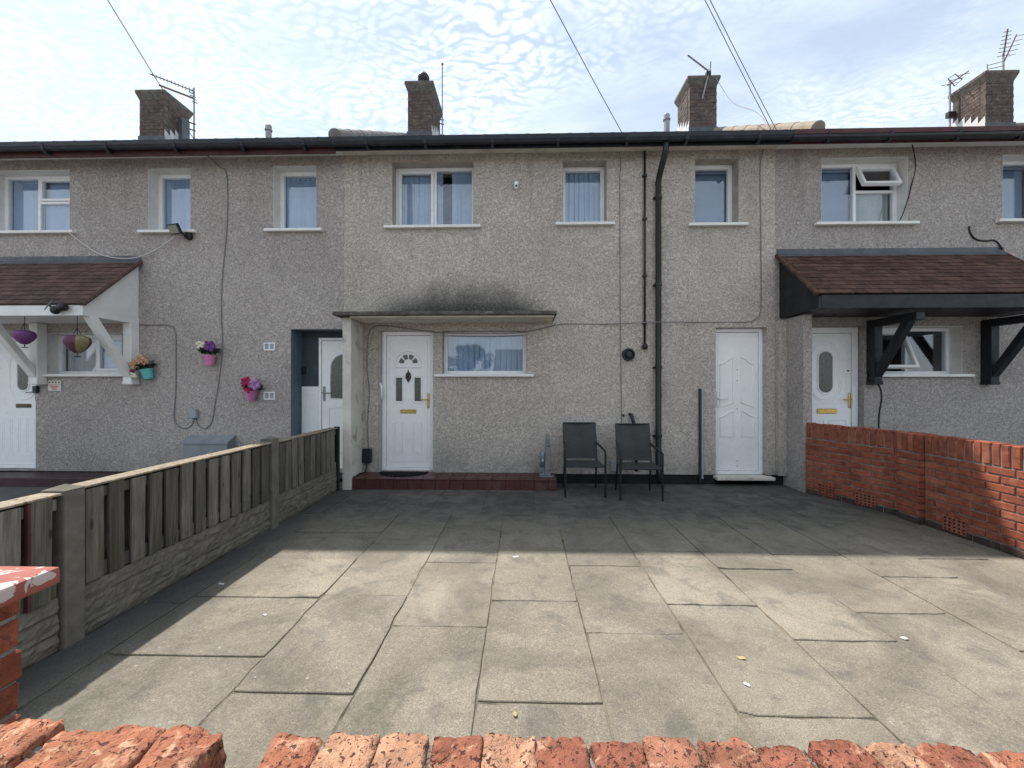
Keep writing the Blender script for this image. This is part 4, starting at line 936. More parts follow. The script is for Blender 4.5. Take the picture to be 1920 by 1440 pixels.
# ------------------------------------------------------------------ front garden wall, right under the camera
gw = thing('garden_wall', 'low front wall topped with spalled orange coping bricks', 'wall', (0, 0.48, 0))
def rough_brick(l, w, h, seed):
    """coping brick laid across the wall: w along X, l along Y, worn and pitted on its upper arrises"""
    nx, ny, nz = 14, 34, 9; bm = bmesh.new()
    sv = Vector((seed * 7.7, seed * 1.3, seed * 3.9)); grid = {}
    def vert(i, j, k):
        key = (i, j, k)
        if key not in grid:
            x, y, z = -w / 2 + w * i / nx, -l / 2 + l * j / ny, h * k / nz
            p = Vector((x, y, z)); c = Vector((max(-w / 2 + 0.009, min(w / 2 - 0.009, x)), max(-l / 2 + 0.009, min(l / 2 - 0.009, y)), max(0.009, min(h - 0.009, z))))
            dirn = p - c
            rnd = 0.0115 + 0.005 * noise.noise(p * 22 + sv)
            if dirn.length > 1e-6: p = c + dirn.normalized() * min(dirn.length, rnd)
            n1 = noise.noise(p * 26 + sv); n2 = noise.noise(p * 75 + sv * 2); n3 = noise.noise(p * 170 + sv)
            pit = max(0, noise.noise(p * 95 - sv) - 0.28) * 0.018
            out = (p - Vector((0, 0, h * 0.5))).normalized()
            p += out * (n1 * 0.0024 + n2 * 0.0026 + n3 * 0.0024 - pit * 1.4)
            chip = max(0, noise.noise(Vector((x * 18, y * 18, 0)) + sv * 0.7) - 0.25) * (k / nz) ** 6 * 0.03
            p.z -= chip
            grid[key] = bm.verts.new(p)
        return grid[key]
    def face(a, b, c, d): bm.faces.new((vert(*a), vert(*b), vert(*c), vert(*d)))
    for i in range(nx):
        for j in range(ny): face((i, j, nz), (i + 1, j, nz), (i + 1, j + 1, nz), (i, j + 1, nz)); face((i, j, 0), (i, j + 1, 0), (i + 1, j + 1, 0), (i + 1, j, 0))
    for i in range(nx):
        for k in range(nz): face((i, 0, k), (i + 1, 0, k), (i + 1, 0, k + 1), (i, 0, k + 1)); face((i, ny, k), (i, ny, k + 1), (i + 1, ny, k + 1), (i + 1, ny, k))
    for j in range(ny):
        for k in range(nz): face((0, j, k), (0, j, k + 1), (0, j + 1, k + 1), (0, j + 1, k)); face((nx, j, k), (nx, j + 1, k), (nx, j + 1, k + 1), (nx, j, k + 1))
    me = bpy.data.meshes.new('brick'); bm.to_mesh(me); bm.free(); me.materials.append(M['brick_orange']); me.shade_smooth(); return me
rb = [rough_brick(0.215, 0.0755, 0.105, i + 1) for i in range(9)]
ZC = 0.881
B(-1.38, 2.3, 0.375, 0.585, -0.03, 0.875).build('mortar_core', 'mortar_dark', gw)
x = -0.99; i = 0; XS = []
while x < 2.3:
    gap = -0.440 < x < -0.365
    pitch = 0.084 if x < -0.44 else 0.0765
    if not gap: XS.append((x, pitch))
    x += pitch + random.uniform(-.001, .001)
for i, (x, p) in enumerate(XS):
    far = random.uniform(-.008, .006)
    link('brick', rb[(i * 4 + 1) % 9], gw, (x, 0.487 + far, ZC + random.uniform(-.006, .004)), (random.uniform(-.03, .03), random.uniform(-.03, .03), random.uniform(-.03, .03) + (math.pi if i % 2 else 0)), (p / 0.0765 * 0.985, 1, 1))
    if i + 1 < len(XS) and XS[i + 1][0] - x < 0.1:
        mm = MB(); xm = (x + XS[i + 1][0]) / 2
        n_ = 44; vs = []
        for k in range(n_ + 1):
            yy = 0.383 + 0.205 * k / n_; sd_ = Vector((x * 31, yy * 60, 0))
            for q in range(5):
                vs.append((xm + (q - 2) * 0.0062, yy, ZC + 0.094 - 0.004 * abs(q - 2) + 0.008 * noise.noise(sd_) + 0.005 * noise.noise(sd_ * 3.1 + Vector((q * 0.9, 0, 0)))))
        mm.add(vs, [(k * 5 + q, k * 5 + q + 1, k * 5 + q + 6, k * 5 + q + 5) for k in range(n_) for q in range(4)])
        o_ = len(mm.v); mm.box(xm - 0.011, xm + 0.011, 0.386, 0.585, ZC - 0.005, ZC + 0.07); mm.build('mortar_joint', 'mortar', gw)
fl = brick_meshes('brick', 'brick_orange', 0.215, 0.2, 0.065, 4)
for c in range(11):
    xx = -1.38 + (0.1125 if c % 2 else 0); z = 0.05 + c * 0.0755
    while xx < 2.2: link('brick', random.choice(fl), gw, (xx + 0.1075, 0.48, z), (0, random.uniform(-.01, .01), 0), (1, 1.09, 1)); xx += 0.225
# gate pier
gp = thing('gate_pier', 'orange brick gate pier with flaking red and white painted cap', 'pier', (-1.28, 0.75, 0))
B(-1.385, -1.169, 0.60, 0.902, -0.03, 1.02).build('mortar_core', 'mortar', gp)
pm = brick_meshes('brick', 'brick_pier', 0.215, 0.10, 0.065, 4, 0.005)
ph_ = brick_meshes('brick', 'brick_pier', 0.315, 0.10, 0.065, 4, 0.005)
for c in range(14):
    z = 0.01 + c * 0.0735
    if c % 2: link('brick', random.choice(ph_), gp, (-1.213, 0.752, z), (0, 0, R(90)), (1, 1, 1)); link('brick', random.choice(ph_), gp, (-1.34, 0.752, z), (0, 0, R(90)))
    else:
        for yy in (0.645, 0.750, 0.857): link('brick', random.choice(pm), gp, (-1.277, yy, z), (0, 0, random.uniform(-.01, .01)), (1.06, 1, 1))
cpm = MB(); x0, x1, y0, y1 = -1.44, -1.118, 0.55, 0.95
cpm.add([(x0, y0, 1.018), (x1, y0, 1.018), (x1, y1, 1.018), (x0, y1, 1.018), (x0, y0, 1.058), (x1, y0, 1.058), (x1, y1, 1.058), (x0, y1, 1.058), (-1.28, 0.75, 1.098)],
        [(0, 3, 2, 1), (0, 1, 5, 4), (1, 2, 6, 5), (2, 3, 7, 6), (3, 0, 4, 7), (4, 5, 8), (5, 6, 8), (6, 7, 8), (7, 4, 8)])
cpm.build('pier_cap', 'cap_flaking', gp, bev=0.007, seg=2)

# ------------------------------------------------------------------ garden chairs
def make_chair(loc, rz, label):
    t = thing('garden_chair', label, 'chair', loc, rz, 'woven garden chairs against the wall', local=True)
    w = 0.265
    def sq(pts, r=0.014): return MB().tube(pts, r, 8)
    for s in (-1, 1):
        sq([(s * w, -0.25, 0), (s * w, -0.25, 0.585), (s * w, -0.235, 0.60)]).build('leg', 'black_plastic', t)
        sq([(s * (w - 0.03), 0.27, 0), (s * (w - 0.04), 0.17, 0.42)]).build('leg', 'black_plastic', t)
        sq([(s * w, -0.245, 0.598), (s * w, -0.21, 0.61), (s * (w - 0.035), 0.225, 0.665)]).build('arm', 'black_plastic', t)
        sq([(s * (w - 0.035), 0.16, 0.40), (s * (w - 0.035), 0.205, 0.60), (s * (w - 0.035), 0.30, 0.925)], 0.012).build('back_post', 'black_plastic', t)
    m = MB(); nx, ny = 12, 10; vs = []
    for j in range(ny + 1):
        for i in range(nx + 1):
            u, v = i / nx, j / ny; x = -w + 0.02 + (2 * w - 0.04) * u; y = -0.255 + 0.44 * v
            vs.append((x, y, 0.425 - 0.028 * math.sin(math.pi * u) * (0.4 + 0.6 * math.sin(math.pi * v)) - 0.012 * v))
    n = nx + 1; fs = [(j * n + i, j * n + i + 1, (j + 1) * n + i + 1, (j + 1) * n + i) for j in range(ny) for i in range(nx)]
    off = len(vs); vs += [(p[0], p[1], p[2] - 0.010) for p in vs]; fs += [tuple(off + q for q in reversed(f)) for f in fs]
    edge = [(j * n + i) for (i, j) in [(i, 0) for i in range(nx)] + [(nx, j) for j in range(ny)] + [(i, ny) for i in range(nx, 0, -1)] + [(0, j) for j in range(ny, 0, -1)]]
    fs += [(edge[k], off + edge[k], off + edge[(k + 1) % len(edge)], edge[(k + 1) % len(edge)]) for k in range(len(edge))]
    m.add(vs, fs).build('seat', 'weave', t, smooth=False)
    m = MB(); vs = []
    for j in range(ny + 1):
        for i in range(nx + 1):
            u, v = i / nx, j / ny; x = (-w + 0.028 + (2 * w - 0.056) * u) * (0.93 + 0.09 * v); z = 0.435 + 0.49 * v
            vs.append((x, 0.172 + 0.125 * v ** 1.15 + 0.030 * math.sin(math.pi * u) - 0.012, z))
    off = len(vs); fs = [(j * n + i, j * n + i + 1, (j + 1) * n + i + 1, (j + 1) * n + i) for j in range(ny) for i in range(nx)]
    vs += [(p[0], p[1] + 0.012, p[2]) for p in vs]; fs += [tuple(off + q for q in reversed(f)) for f in fs]
    fs += [(edge[k], off + edge[k], off + edge[(k + 1) % len(edge)], edge[(k + 1) % len(edge)]) for k in range(len(edge))]
    m.add(vs, fs).build('backrest', 'weave', t)
    sq([(-w, -0.25, 0.405), (w, -0.25, 0.405)], 0.011).build('seat_rail', 'black_plastic', t); sq([(-w + 0.04, 0.17, 0.40), (w - 0.04, 0.17, 0.40)], 0.011).build('seat_rail', 'black_plastic', t)
    for s in (-1, 1): sq([(s * w, -0.25, 0.405), (s * (w - 0.04), 0.17, 0.40)], 0.011).build('seat_rail', 'black_plastic', t)
    sq([(-w + 0.03, 0.30, 0.928), (w - 0.03, 0.30, 0.928)], 0.012).build('top_rail', 'black_plastic', t)
    return t
make_chair((0.832, 5.60, 0.002), R(0.5), 'grey woven garden chair standing next to the red step')
make_chair((1.545, 5.47, 0.002), R(-3), 'grey woven garden chair in front of the black downpipe')

# ------------------------------------------------------------------ small things round the front door
t = thing('doormat', 'black half-round doormat on the red step', 'doormat', (-1.79, 5.96, 0.158))
poly = [(-1.79 + 0.37 * math.cos(math.pi + math.pi * k / 20), 6.085 + 0.30 * math.sin(math.pi + math.pi * k / 20)) for k in range(21)]
MB().prism(poly, 'z', 0.1585, 0.172).build('pile', 'mat_black', t, bev=0.003)
t = thing('folding_post', 'grey metal folding post with lock standing on the red step', 'post', (0.36, 5.86, 0.158))
B(0.245, 0.455, 5.80, 5.93, 0.1585, 0.172).build('base_plate', 'steel_grey', t, bev=0.003)
MB().prism([(0.325, 0.1725), (0.415, 0.1725), (0.405, 0.70), (0.385, 0.77), (0.36, 0.78), (0.338, 0.74), (0.332, 0.50)], 'y', 5.835, 5.895).build('mast', 'steel_grey', t, bev=0.006)
MB().lathe([(0.036, 0.3), (0.036, 0.50), (0.028, 0.515), (0.028, 0.53), (0.012, 0.535)], (0.292, 5.865, 0), 14).build('lock_barrel', 'steel_grey', t, smooth=True)
MB().lathe([(0.016, 0), (0.014, -0.006)], (0.294, 5.83, 0.40), 12, 'y').build('lock', 'paper', t)
B(0.255, 0.325, 5.845, 5.885, 0.1725, 0.298).build('lock_bracket', 'steel_grey', t, bev=0.004)
for (xx, zz) in ((0.275, 0.22), (0.38, 0.60), (0.385, 0.25)): MB().lathe([(0.012, 0), (0.008, -0.008)], (xx, 5.834 if xx > 0.33 else 5.844, zz), 8, 'y').build('bolt', 'dark_iron', t)
t = thing('meter_cover', 'small black box on wall beside the front door foot', 'box', (-2.36, 6.1, 0.3))
B(-2.412, -2.285, 6.02, 6.098, 0.31, 0.52).build('body', 'black_plastic', t, bev=0.01); MB().tube([(-2.36, 6.06, 0.31), (-2.36, 6.06, 0.24), (-2.37, 6.03, 0.165)], 0.012, 8).build('conduit', 'black_plastic', t)
tag(B(1.315, 1.43, 6.03, 6.098, 0.19, 0.36).build('utility_box', 'box_grey', bev=0.01), 'small grey utility box on wall between the two chairs', 'box')
t = thing('security_camera', 'tiny white security camera high on the pale middle wall', 'camera', (-0.09, 6.1, 4.45))
MB().lathe([(0.02, 0), (0.028, -0.02), (0.028, -0.05)], (-0.09, 6.099, 4.50), 12, 'y').build('mount', 'white_plastic', t)
B(-0.118, -0.062, 6.01, 6.05, 4.42, 4.53).build('body', 'white_plastic', t, bev=0.02, seg=3); MB().lathe([(0.018, 0), (0.016, -0.006)], (-0.09, 6.0095, 4.455), 12, 'y').build('lens', 'black_plastic', t)

# ------------------------------------------------------------------ cables
def cable(pts, r, mat, label, sub=4, name='cable', cat='cable'):
    pts = [Vector(p) for p in pts]; out = []
    for i in range(len(pts) - 1):
        p0, p1, p2, p3 = pts[max(i - 1, 0)], pts[i], pts[i + 1], pts[min(i + 2, len(pts) - 1)]
        for k in range(sub):
            u = k / sub; out.append(0.5 * ((2 * p1) + (-p0 + p2) * u + (2 * p0 - 5 * p1 + 4 * p2 - p3) * u * u + (-p0 + 3 * p1 - 3 * p2 + p3) * u ** 3))
    out.append(pts[-1])
    return tag(MB().tube(out, r, 6).build(name, mat, smooth=True), label, cat)
yw = 6.094
cable([(-2.345, yw, 0.50), (-2.36, yw, 0.9), (-2.33, yw, 1.35), (-2.365, yw, 1.75), (-2.35, yw, 2.2), (-2.28, yw, 2.36), (-2.1, yw, 2.39), (-1.75, yw, 2.345), (-1.3, 6.085, 2.285), (-0.9, 6.085, 2.265), (-0.3, 6.085, 2.262), (0.05, 6.085, 2.285), (0.4, yw, 2.36), (0.62, yw, 2.405), (1.2, yw, 2.40), (1.95, 6.0, 2.41), (2.02, 5.985, 2.412), (2.1, 6.0, 2.415), (2.6, yw, 2.425), (3.3, yw, 2.42), (3.46, yw, 2.46), (3.54, yw, 2.56), (3.555, yw, 2.9), (3.55, yw, 3.9), (3.54, yw, 4.7), (3.57, 6.07, 4.97)], 0.0075, 'cable_grey', 'thin cable looping over front door then running across to the white side door', 4)
cable([(1.44, 6.0, 4.93), (1.475, 6.09, 4.8), (1.465, yw, 4.5), (1.468, yw, 3.4), (1.475, yw, 2.2), (1.49, yw, 1.1), (1.50, yw, 0.3)], 0.0065, 'cable_grey', 'straight grey cable down the wall right of the middle upstairs window', 4)
cable([(-4.75, 5.95, 4.95), (-4.67, yw, 4.85), (-4.55, yw, 4.72), (-4.54, yw, 4.0), (-4.62, yw, 3.1), (-4.63, yw, 2.5), (-4.615, yw, 2.05), (-4.68, yw, 1.5), (-4.74, yw, 1.15), (-4.77, yw, 0.95), (-4.86, yw, 0.82), (-4.97, yw, 0.84), (-5.02, yw, 0.93), (-5.025, yw, 0.98)], 0.009, 'cable_grey', 'dark cable dropping from the eaves to the small grey junction box', 4)
cable([(-5.96, yw, 2.425), (-5.75, yw, 2.41), (-5.48, yw, 2.41), (-5.36, yw, 2.33), (-5.345, yw, 2.0), (-5.35, yw, 1.4), (-5.375, yw, 1.05), (-5.36, yw, 0.92), (-5.27, yw, 0.83), (-5.14, yw, 0.83), (-5.07, yw, 0.92), (-5.065, yw, 0.98)], 0.009, 'cable_grey', 'dark cable looping from the white canopy down to the grey junction box', 4)
tag(B(-5.10, -4.985, 6.03, 6.098, 0.975, 1.11).build('junction_box', 'box_grey', bev=0.008), 'small square grey junction box low on the mauve grey wall', 'box')
cable([(-7.0, 6.03, 3.85), (-6.8, 6.06, 3.68), (-6.5, 6.04, 3.50), (-6.2, 6.03, 3.43), (-5.9, 6.03, 3.44), (-5.6, 6.05, 3.57), (-5.3, 6.03, 3.76)], 0.008, 'cable_white', 'slack white cable hanging between the left window sill and the floodlight')
cable([(5.66, 6.0, 4.98), (5.80, yw, 4.72), (5.73, yw, 4.4), (5.68, yw, 4.2), (5.60, 6.10, 3.96), (5.56, 6.12, 3.9)], 0.007, 'cable_black', 'thin black cable drooping into the open upstairs window above the black canopy')
cable([(6.57, yw, 3.82), (6.575, yw, 3.74), (6.64, yw, 3.64), (6.78, yw, 3.60), (6.92, yw, 3.61), (6.99, yw, 3.55), (7.0, 6.06, 3.46)], 0.012, 'cable_black', 'short thick black cable above the black tiled canopy')
cable([(5.22, 6.09, 1.52), (5.28, yw, 1.46), (5.31, yw, 1.3), (5.27, yw, 1.0), (5.27, yw, 0.5), (5.28, yw, 0.1)], 0.010, 'cable_black', 'black cable hanging down from the black bracket behind the brick wall')
cable([(-2.36, 6.03, 0.17), (-2.42, 5.93, 0.17), (-2.40, 5.80, 0.166), (-2.435, 5.70, 0.15), (-2.44, 5.68, 0.02)], 0.008, 'cable_black', 'short black cable lying over the end of the red step')
POLE = Vector((-3.75, -0.6, 8.6))
def overhead(end, label, sag=0.22, r=0.0055):
    end = Vector(end); pts = [POLE.lerp(end, i / 14) - Vector((0, 0, sag * 4 * (i / 14) * (1 - i / 14))) for i in range(15)]
    return tag(MB().tube(pts, r, 6).build('overhead_wire', 'cable_grey', smooth=True), label, 'wire')
overhead((-4.75, 5.72, 5.04), 'overhead wire running past the leftmost chimney to the eaves')
overhead((1.40, 5.70, 5.03), 'overhead wire meeting the eaves right of the middle chimney')
overhead((3.46, 5.70, 5.05), 'thin overhead wire of a pair, ending nearer the chimney with aerial', r=0.0045)
overhead((3.56, 5.72, 5.02), 'thin overhead wire of a pair, ending nearer the maroon roof', r=0.0045)
cable([(4.10, 8.62, 7.95), (3.9, 7.6, 6.75), (3.66, 6.4, 5.75), (3.50, 5.75, 5.06)], 0.005, 'cable_grey', 'aerial lead sloping from the chimney down to the gutter', 5)
t = thing('telegraph_pole', 'wooden telegraph pole that carries the overhead wires', 'pole', (-3.75, -0.75, 0))
MB().tube([(-3.75, -0.75, -0.05), (-3.75, -0.75, 4), (-3.75, -0.75, 8.9)], 0.14, 12, r2=0.09).build('pole', 'pole_wood', t, smooth=True); MB().lathe([(0.10, 0), (0.12, 0.05), (0.10, 0.10)], (-3.75, -0.75, 8.55), 12).build('pole_ring', 'galvanised', t)

# ------------------------------------------------------------------ flower pots, lanterns, lamp, camera on the left house
def flowerpot(x, z, tilt, potmat, blooms, label, seed):
    t = thing('flower_pot', label, 'flower pot', (x, 6.03, z), 0, 'small flower pots hung on the wall')
    p = MB().lathe([(0.055, -0.15), (0.078, -0.02), (0.085, -0.02), (0.085, 0.0), (0.074, 0.0), (0.07, -0.02)], (0, 0, 0), 16).build('pot', potmat, t, loc=(x, 6.02, z), rot=(0, tilt, 0))
    rs = random.Random(seed); m = MB()
    for k in range(70):
        a, e, r = rs.uniform(0, 6.28), rs.uniform(0.1, 1.3), rs.uniform(0.03, 0.11); q = Vector((r * math.cos(a), r * math.sin(a) * 0.6, 0.02 + rs.uniform(0, 0.075)))
        d = Vector((math.cos(a), math.sin(a), 0.3)).normalized() * 0.07; s_ = Vector((-math.sin(a) * 0.5, math.cos(a) * 0.5, 0.6)) * 0.03
        m.add([q, q + d * 0.5 + s_, q + d, q + d * 0.5 - s_], [(0, 1, 2, 3)])
    m.build('leaves', 'leaf_green', t, loc=(x, 6.02, z), rot=(0, tilt, 0))
    for (dx, dz, r, mat, n) in blooms:
        m = MB()
        for k in range(n):
            a = k * 2.399; rr = r * 0.75 * math.sqrt(k / n)
            c0 = Vector((dx + rr * math.cos(a), -0.05 + 0.02 * (1 - k / n), dz + rr * math.sin(a)))
            m.blob(c0, r * 0.42, seed + k, 7, 4, 0.5)
        m.build('bloom', mat, t, loc=(x, 6.0, z), rot=(0, tilt, 0), smooth=True)
flowerpot(-5.74, 1.72, R(-14), 'pot_teal', [(-0.11, 0.10, 0.075, 'petal_peach', 10), (0.0, 0.14, 0.085, 'petal_peach', 12), (0.07, 0.10, 0.05, 'petal_peach', 8), (-0.17, 0.03, 0.04, 'petal_crimson', 6), (-0.16, -0.06, 0.05, 'petal_cream', 7)], 'teal flower pot with peach flowers beside the white bracket', 3)
flowerpot(-4.755, 1.935, R(2), 'pot_pink', [(-0.10, 0.15, 0.065, 'petal_cream', 10), (0.05, 0.13, 0.085, 'petal_violet', 14), (-0.02, 0.19, 0.03, 'petal_violet', 4)], 'pink flower pot with cream and violet flowers high on the wall', 5)
flowerpot(-4.105, 1.40, R(8), 'pot_magenta', [(-0.07, 0.13, 0.07, 'petal_crimson', 12), (-0.02, 0.04, 0.075, 'petal_crimson', 12), (0.07, 0.10, 0.09, 'petal_lilac', 14), (-0.05, 0.02, 0.04, 'petal_crimson', 5)], 'magenta flower pot with crimson and lilac flowers beside the white vents', 9)
def lantern(x, z, r, mats, label, hang):
    t = thing('hanging_lantern', label, 'lantern', (x, 5.42, z), 0, 'paper lanterns under the white canopy')
    prof = [(0.03, 0.62), (0.5, 0.58), (0.84, 0.42), (0.98, 0.20), (1.0, 0.0), (0.93, -0.22), (0.74, -0.50), (0.48, -0.76), (0.27, -0.92), (0.22, -0.95)]
    n = 24; g = n // len(mats)
    for gi, mt in enumerate(mats):
        m = MB(); vs = []; ks = range(gi * g, gi * g + g + 1)
        for (pr, ph) in prof:
            for k in ks: a = 2 * math.pi * (k - 3) / n - math.pi / 2 - 0.6; vs.append((x + pr * r * math.cos(a), 5.42 + pr * r * math.sin(a), z + ph * r * 1.1))
        w_ = g + 1; m.add(vs, [(i * w_ + k, i * w_ + k + 1, (i + 1) * w_ + k + 1, (i + 1) * w_ + k) for i in range(len(prof) - 1) for k in range(g)])
        m.build('shade', mt, t, smooth=True)
    MB().tube([(x, 5.42, z + r * 0.45), (x, 5.42, hang)], 0.004, 5).build('cord', 'cable_black', t)
    for s in (-1, 1): MB().tube([(x + s * r * 0.55, 5.42, z + r * 0.42), (x, 5.42, z + r * 0.42 + 0.14)], 0.003, 5).build('cord', 'cable_black', t)
    MB().tube([(x, 5.42, z - r * 0.8), (x, 5.42, z - r * 1.4)], 0.006, 6).build('tassel', 'dark_iron', t); B(x - 0.03, x + 0.03, 5.40, 5.44, z - r * 1.45, z - r * 1.35).build('tassel_weight', 'dark_iron', t)
lantern(-6.90, 2.17, 0.115, ['lantern_purple', 'lantern_purple'], 'small purple paper lantern hanging before the white door', 2.44)
lantern(-6.15, 2.08, 0.145, ['lantern_blue', 'lantern_maroon', 'lantern_olive', 'lantern_maroon', 'lantern_blue', 'lantern_olive'], 'larger multicoloured paper lantern hanging before the ground-floor window', 2.44)
t = thing('floodlight', 'black floodlight with pale lens under the upstairs window sill', 'light', (-5.22, 6.1, 3.78))
B(-0.10, 0.10, -0.02, 0.02, -0.075, 0.075).build('housing', 'black_plastic', t, bev=0.008, loc=(-5.22, 5.93, 3.83), rot=(R(28), 0, R(-12)))
B(-0.08, 0.08, -0.024, -0.0205, -0.056, 0.056).build('lens', 'lens_glass', t, loc=(-5.22, 5.93, 3.83), rot=(R(28), 0, R(-12)))
MB().lathe([(0.055, 0), (0.055, -0.05), (0.03, -0.07)], (-5.13, 6.099, 3.77), 14, 'y').build('base', 'black_plastic', t); MB().tube([(-5.13, 6.04, 3.77), (-5.18, 5.97, 3.80)], 0.012, 8).build('arm', 'black_plastic', t)
t = thing('solar_camera', 'black camera with small solar panel on the white canopy fascia', 'camera', (-6.2, 5.29, 2.5))
B(-0.075, 0.075, -0.004, 0.004, -0.05, 0.05).build('solar_panel', 'lead', t, loc=(-6.29, 5.20, 2.555), rot=(R(-40), R(-48), 0))
MB().blob((-6.22, 5.22, 2.485), 0.055, 1, 12, 8, 0.05).build('body', 'black_plastic', t, smooth=True); MB().lathe([(0.035, -0.05), (0.048, -0.03), (0.048, 0.03), (0.03, 0.05)], (-6.12, 5.22, 2.525), 14, 'y').build('lens', 'black_plastic', t, smooth=True)
MB().tube([(-6.29, 5.21, 2.54), (-6.23, 5.23, 2.50), (-6.20, 5.29, 2.49)], 0.012, 8).build('arm', 'black_plastic', t)
t = thing('wall_sign', 'small white plate with red and dark marks beside the white door', 'sign', (-7.27, 6.1, 1.475))
B(-7.375, -7.165, 6.085, 6.098, 1.395, 1.555).build('plate', 'sign_white', t, bev=0.003)
for k in range(4): MB().lathe([(0.013, 0), (0.013, -0.002)], (-7.345 + k * 0.05, 6.0845, 1.525), 8, 'y').build('mark', 'sign_ink', t)
B(-7.37, -7.17, 6.083, 6.0845, 1.484, 1.490).build('rule', 'sign_red', t)
for k, w_ in enumerate((0.13, 0.10, 0.07)): B(-7.27 - w_ / 2, -7.27 + w_ / 2, 6.083, 6.0845, 1.456 - k * 0.021, 1.468 - k * 0.021).build('text_line', 'sign_red', t)

# ------------------------------------------------------------------ TV aerials
def aerial(label, mast, boom, n_el, el, mat='aerial_rust', grid=False, el_dir=(0, 0, 1)):
    t = thing('tv_aerial', label, 'aerial', mast[0]); MB().tube(mast, 0.018, 8).build('mast', 'galvanised', t)
    a, b = Vector(boom[0]), Vector(boom[1]); MB().tube([a, b], 0.013, 8).build('boom', mat, t); ed = Vector(el_dir).normalized()
    for i in range(n_el):
        p = a.lerp(b, (i + 0.3) / n_el); s = el * (1.1 - 0.5 * i / n_el); MB().tube([p - ed * s / 2, p + ed * s / 2], 0.007, 5).build('element', mat, t)
    return t
a1 = aerial('rusty long-boomed aerial beside the leftmost chimney', [(-7.93, 9.55, 6.9), (-7.93, 9.55, 8.66)], [(-7.93, 9.55, 8.58), (-8.62, 9.12, 8.68)], 12, 0.10)
MB().tube([(-7.93, 9.55, 8.40), (-8.48, 9.2, 8.48)], 0.022, 8).build('boom', 'aerial_rust', a1)
for k in range(5): MB().tube([(-7.93 - 0.02 * k, 9.5 - 0.01 * k, 8.30 + 0.07 * k), (-7.89 - 0.02 * k, 9.6, 8.32 + 0.07 * k)], 0.012, 5).build('element', 'aerial_rust', a1)
for z in (7.62, 7.78): MB().tube([(-8.06, 9.40, z), (-7.90, 9.56, z)], 0.016, 6).build('clamp', 'aerial_rust', a1)
a2 = thing('tv_aerial', 'bare thin aerial mast behind the middle chimney', 'aerial', (-1.88, 9.45, 7)); MB().tube([(-1.88, 9.45, 6.9), (-1.88, 9.45, 9.02)], 0.014, 8).build('mast', 'galvanised', a2); MB().blob((-1.88, 9.45, 9.03), 0.03, 2).build('tip', 'aerial_rust', a2)
for z in (7.62, 7.72, 7.36): MB().tube([(-1.98, 9.42, z), (-1.84, 9.46, z)], 0.012, 6).build('clamp', 'aerial_rust', a2)
a3 = aerial('tilted aerial on top of the chimney over the party wall', [(3.82, 8.66, 7.55), (3.93, 8.64, 8.02), (3.98, 8.66, 8.12)], [(3.92, 8.6, 8.10), (3.45, 8.5, 8.36)], 9, 0.16, 'aerial_rust', el_dir=(0.5, 0.6, 0.8))
MB().tube([(3.98, 8.66, 8.1), (4.0, 8.66, 8.34)], 0.012, 6).build('dipole', 'dark_iron', a3); B(3.90, 3.99, 8.62, 8.70, 8.04, 8.12).build('clamp', 'dark_iron', a3)
a4 = aerial('small cross-shaped aerial on the near side of the rightmost chimney', [(9.60, 9.3, 7.0), (9.60, 9.3, 8.32)], [(9.60, 9.35, 8.24), (9.58, 8.9, 8.22)], 3, 0.34, 'aerial_rust', el_dir=(1, 0, 0.2))
MB().tube([(9.46, 9.2, 8.28), (9.60, 9.2, 8.12), (9.76, 9.2, 8.26), (9.61, 9.2, 8.38)], 0.010, 6, closed=True).build('loop', 'aerial_rust', a4); B(9.54, 9.70, 9.26, 9.34, 7.48, 7.60).build('clamp', 'dark_iron', a4)
a5 = aerial('tall grid aerial on the far side of the rightmost chimney', [(10.36, 8.95, 7.4), (10.36, 8.95, 8.62)], [(10.36, 8.95, 8.55), (10.22, 8.75, 8.98)], 7, 0.28, 'aerial_rust', el_dir=(1, 0.1, 0.25))
for k in range(4): MB().tube([(10.02, 8.93, 8.10 + k * 0.085), (10.36, 8.93, 8.14 + k * 0.10)], 0.008, 5).build('reflector_bar', 'galvanised', a5)
MB().tube([(10.02, 8.93, 8.08), (10.0, 8.93, 8.38)], 0.010, 5).build('reflector_bar', 'galvanised', a5); B(10.30, 10.42, 8.90, 9.0, 7.60, 7.70).build('clamp', 'dark_iron', a5)
MB().tube([(10.38, 8.95, 8.45), (10.46, 8.8, 8.9)], 0.012, 6).build('boom', 'aerial_rust', a5)
for k in range(5): MB().tube([(10.38 + 0.012 * k, 8.9 - 0.03 * k, 8.52 + 0.08 * k), (10.58 + 0.012 * k, 8.92 - 0.03 * k, 8.58 + 0.08 * k)], 0.006, 5).build('element', 'aerial_rust', a5)

# ------------------------------------------------------------------ litter on the slabs
def scrap(x, y, w, l, mat, name, label, rz, cat):
    m = MB(); n = 5; vs = []
    for j in range(n + 1):
        for i in range(3): vs.append(((i - 1) * w / 2 * 0.8 * (0.5 + math.sin(math.pi * (j + 0.6) / (n + 1.2)) * 0.6), -l / 2 + l * j / n, 0.004 + 0.002 * abs(i - 1) + 0.002 * math.sin(j * 1.3)))
    m.add(vs, [(j * 3 + i, j * 3 + i + 1, (j + 1) * 3 + i + 1, (j + 1) * 3 + i) for j in range(n) for i in range(2)])
    tag(m.build(name, mat, loc=(x, y, 0), rot=(0, 0, rz)), label, cat, 'litter on the paving')
scrap(1.117, 2.036, 0.022, 0.03, 'paper', 'paper_scrap', 'white paper scrap on sunny paving nearest the front wall', 0.5, 'litter')
scrap(2.246, 2.43, 0.03, 0.035, 'paper', 'paper_scrap', 'white scrap lying on a joint in the sunny paving', 1.2, 'litter')
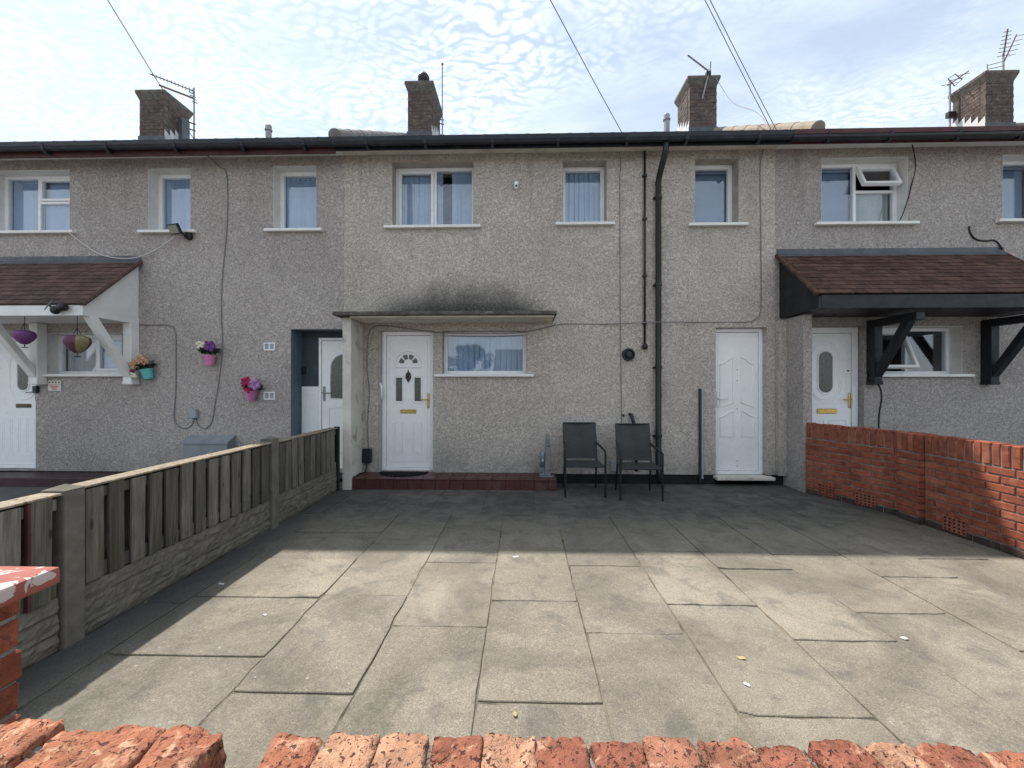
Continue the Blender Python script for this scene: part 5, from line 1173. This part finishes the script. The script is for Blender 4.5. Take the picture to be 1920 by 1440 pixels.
scrap(1.196, 2.233, 0.03, 0.045, 'leaf_yellow', 'fallen_leaf', 'pale yellow leaf on sunny paving beside the white scrap', 1.3, 'leaf')
scrap(-0.034, 1.829, 0.02, 0.03, 'leaf_yellow', 'fallen_leaf', 'small yellow leaf close to the front wall', 0.2, 'leaf')
scrap(-0.056, 3.489, 0.03, 0.05, 'paper', 'paper_scrap', 'white scrap at the edge of the house shadow', 1.5, 'litter')
scrap(-2.25, 2.96, 0.025, 0.05, 'paper', 'paper_scrap', 'white scrap in the shadow of the timber fence', 1.2, 'litter')
scrap(-1.666, 2.572, 0.02, 0.025, 'paper', 'paper_scrap', 'tiny white scrap on the sunny paving near the fence', 0.9, 'litter')

# ------------------------------------------------------------------ across the street (seen only as reflections in the windows)
bg_ = thing('bungalow', 'grey gabled house reflected in the ground-floor window', 'house', (1.5, -26, 0))
B(-2.4, 7.0, -30, -24, -0.05, 2.7).build('wall', 'dash_right', bg_); MB().prism([(-23.6, 2.65), (-27, 4.9), (-30.4, 2.65)], 'x', -2.6, 7.2).build('roof', 'roof_grey', bg_)
for xx in (-1.2, 2.6, 5.2):
    w_ = B(xx, xx + 1.3, -24.0, -23.95, 0.9, 2.1).build('window', 'white_plastic', bg_); B(xx + 0.08, xx + 1.22, -23.948, -23.94, 0.98, 2.02).build('pane', 'obscure_glass', w_)
tr = thing('tree', 'bushy green tree reflected in the ground-floor window', 'tree', (-4.6, -22, 0))
MB().tube([(-4.6, -22, -0.05), (-4.55, -22, 1.2), (-4.6, -22, 2.6)], 0.18, 10, r2=0.07).build('trunk', 'bark', tr, smooth=True)
rs = random.Random(4); m = MB()
cl = [(Vector((-4.6 + rs.gauss(0, 0.8), -22 + rs.gauss(0, 0.7), 2.9 + rs.uniform(-1.4, 1.6))), rs.uniform(0.35, 0.75)) for _ in range(34)]
for c_, r_ in cl:
    for _ in range(420):
        d_ = Vector((rs.gauss(0, 1), rs.gauss(0, 1), rs.gauss(0, 1))).normalized(); p = c_ + d_ * r_ * rs.uniform(0.5, 1.05); u_ = d_.orthogonal().normalized(); u_.rotate(Matrix.Rotation(rs.uniform(0, 6.28), 3, d_)); w_ = d_.cross(u_)
        s_ = rs.uniform(0.05, 0.085); m.add([p - u_ * s_, p - w_ * s_ * 0.6, p + u_ * s_, p + w_ * s_ * 0.6], [(0, 1, 2, 3)])
m.build('crown', 'foliage', tr)
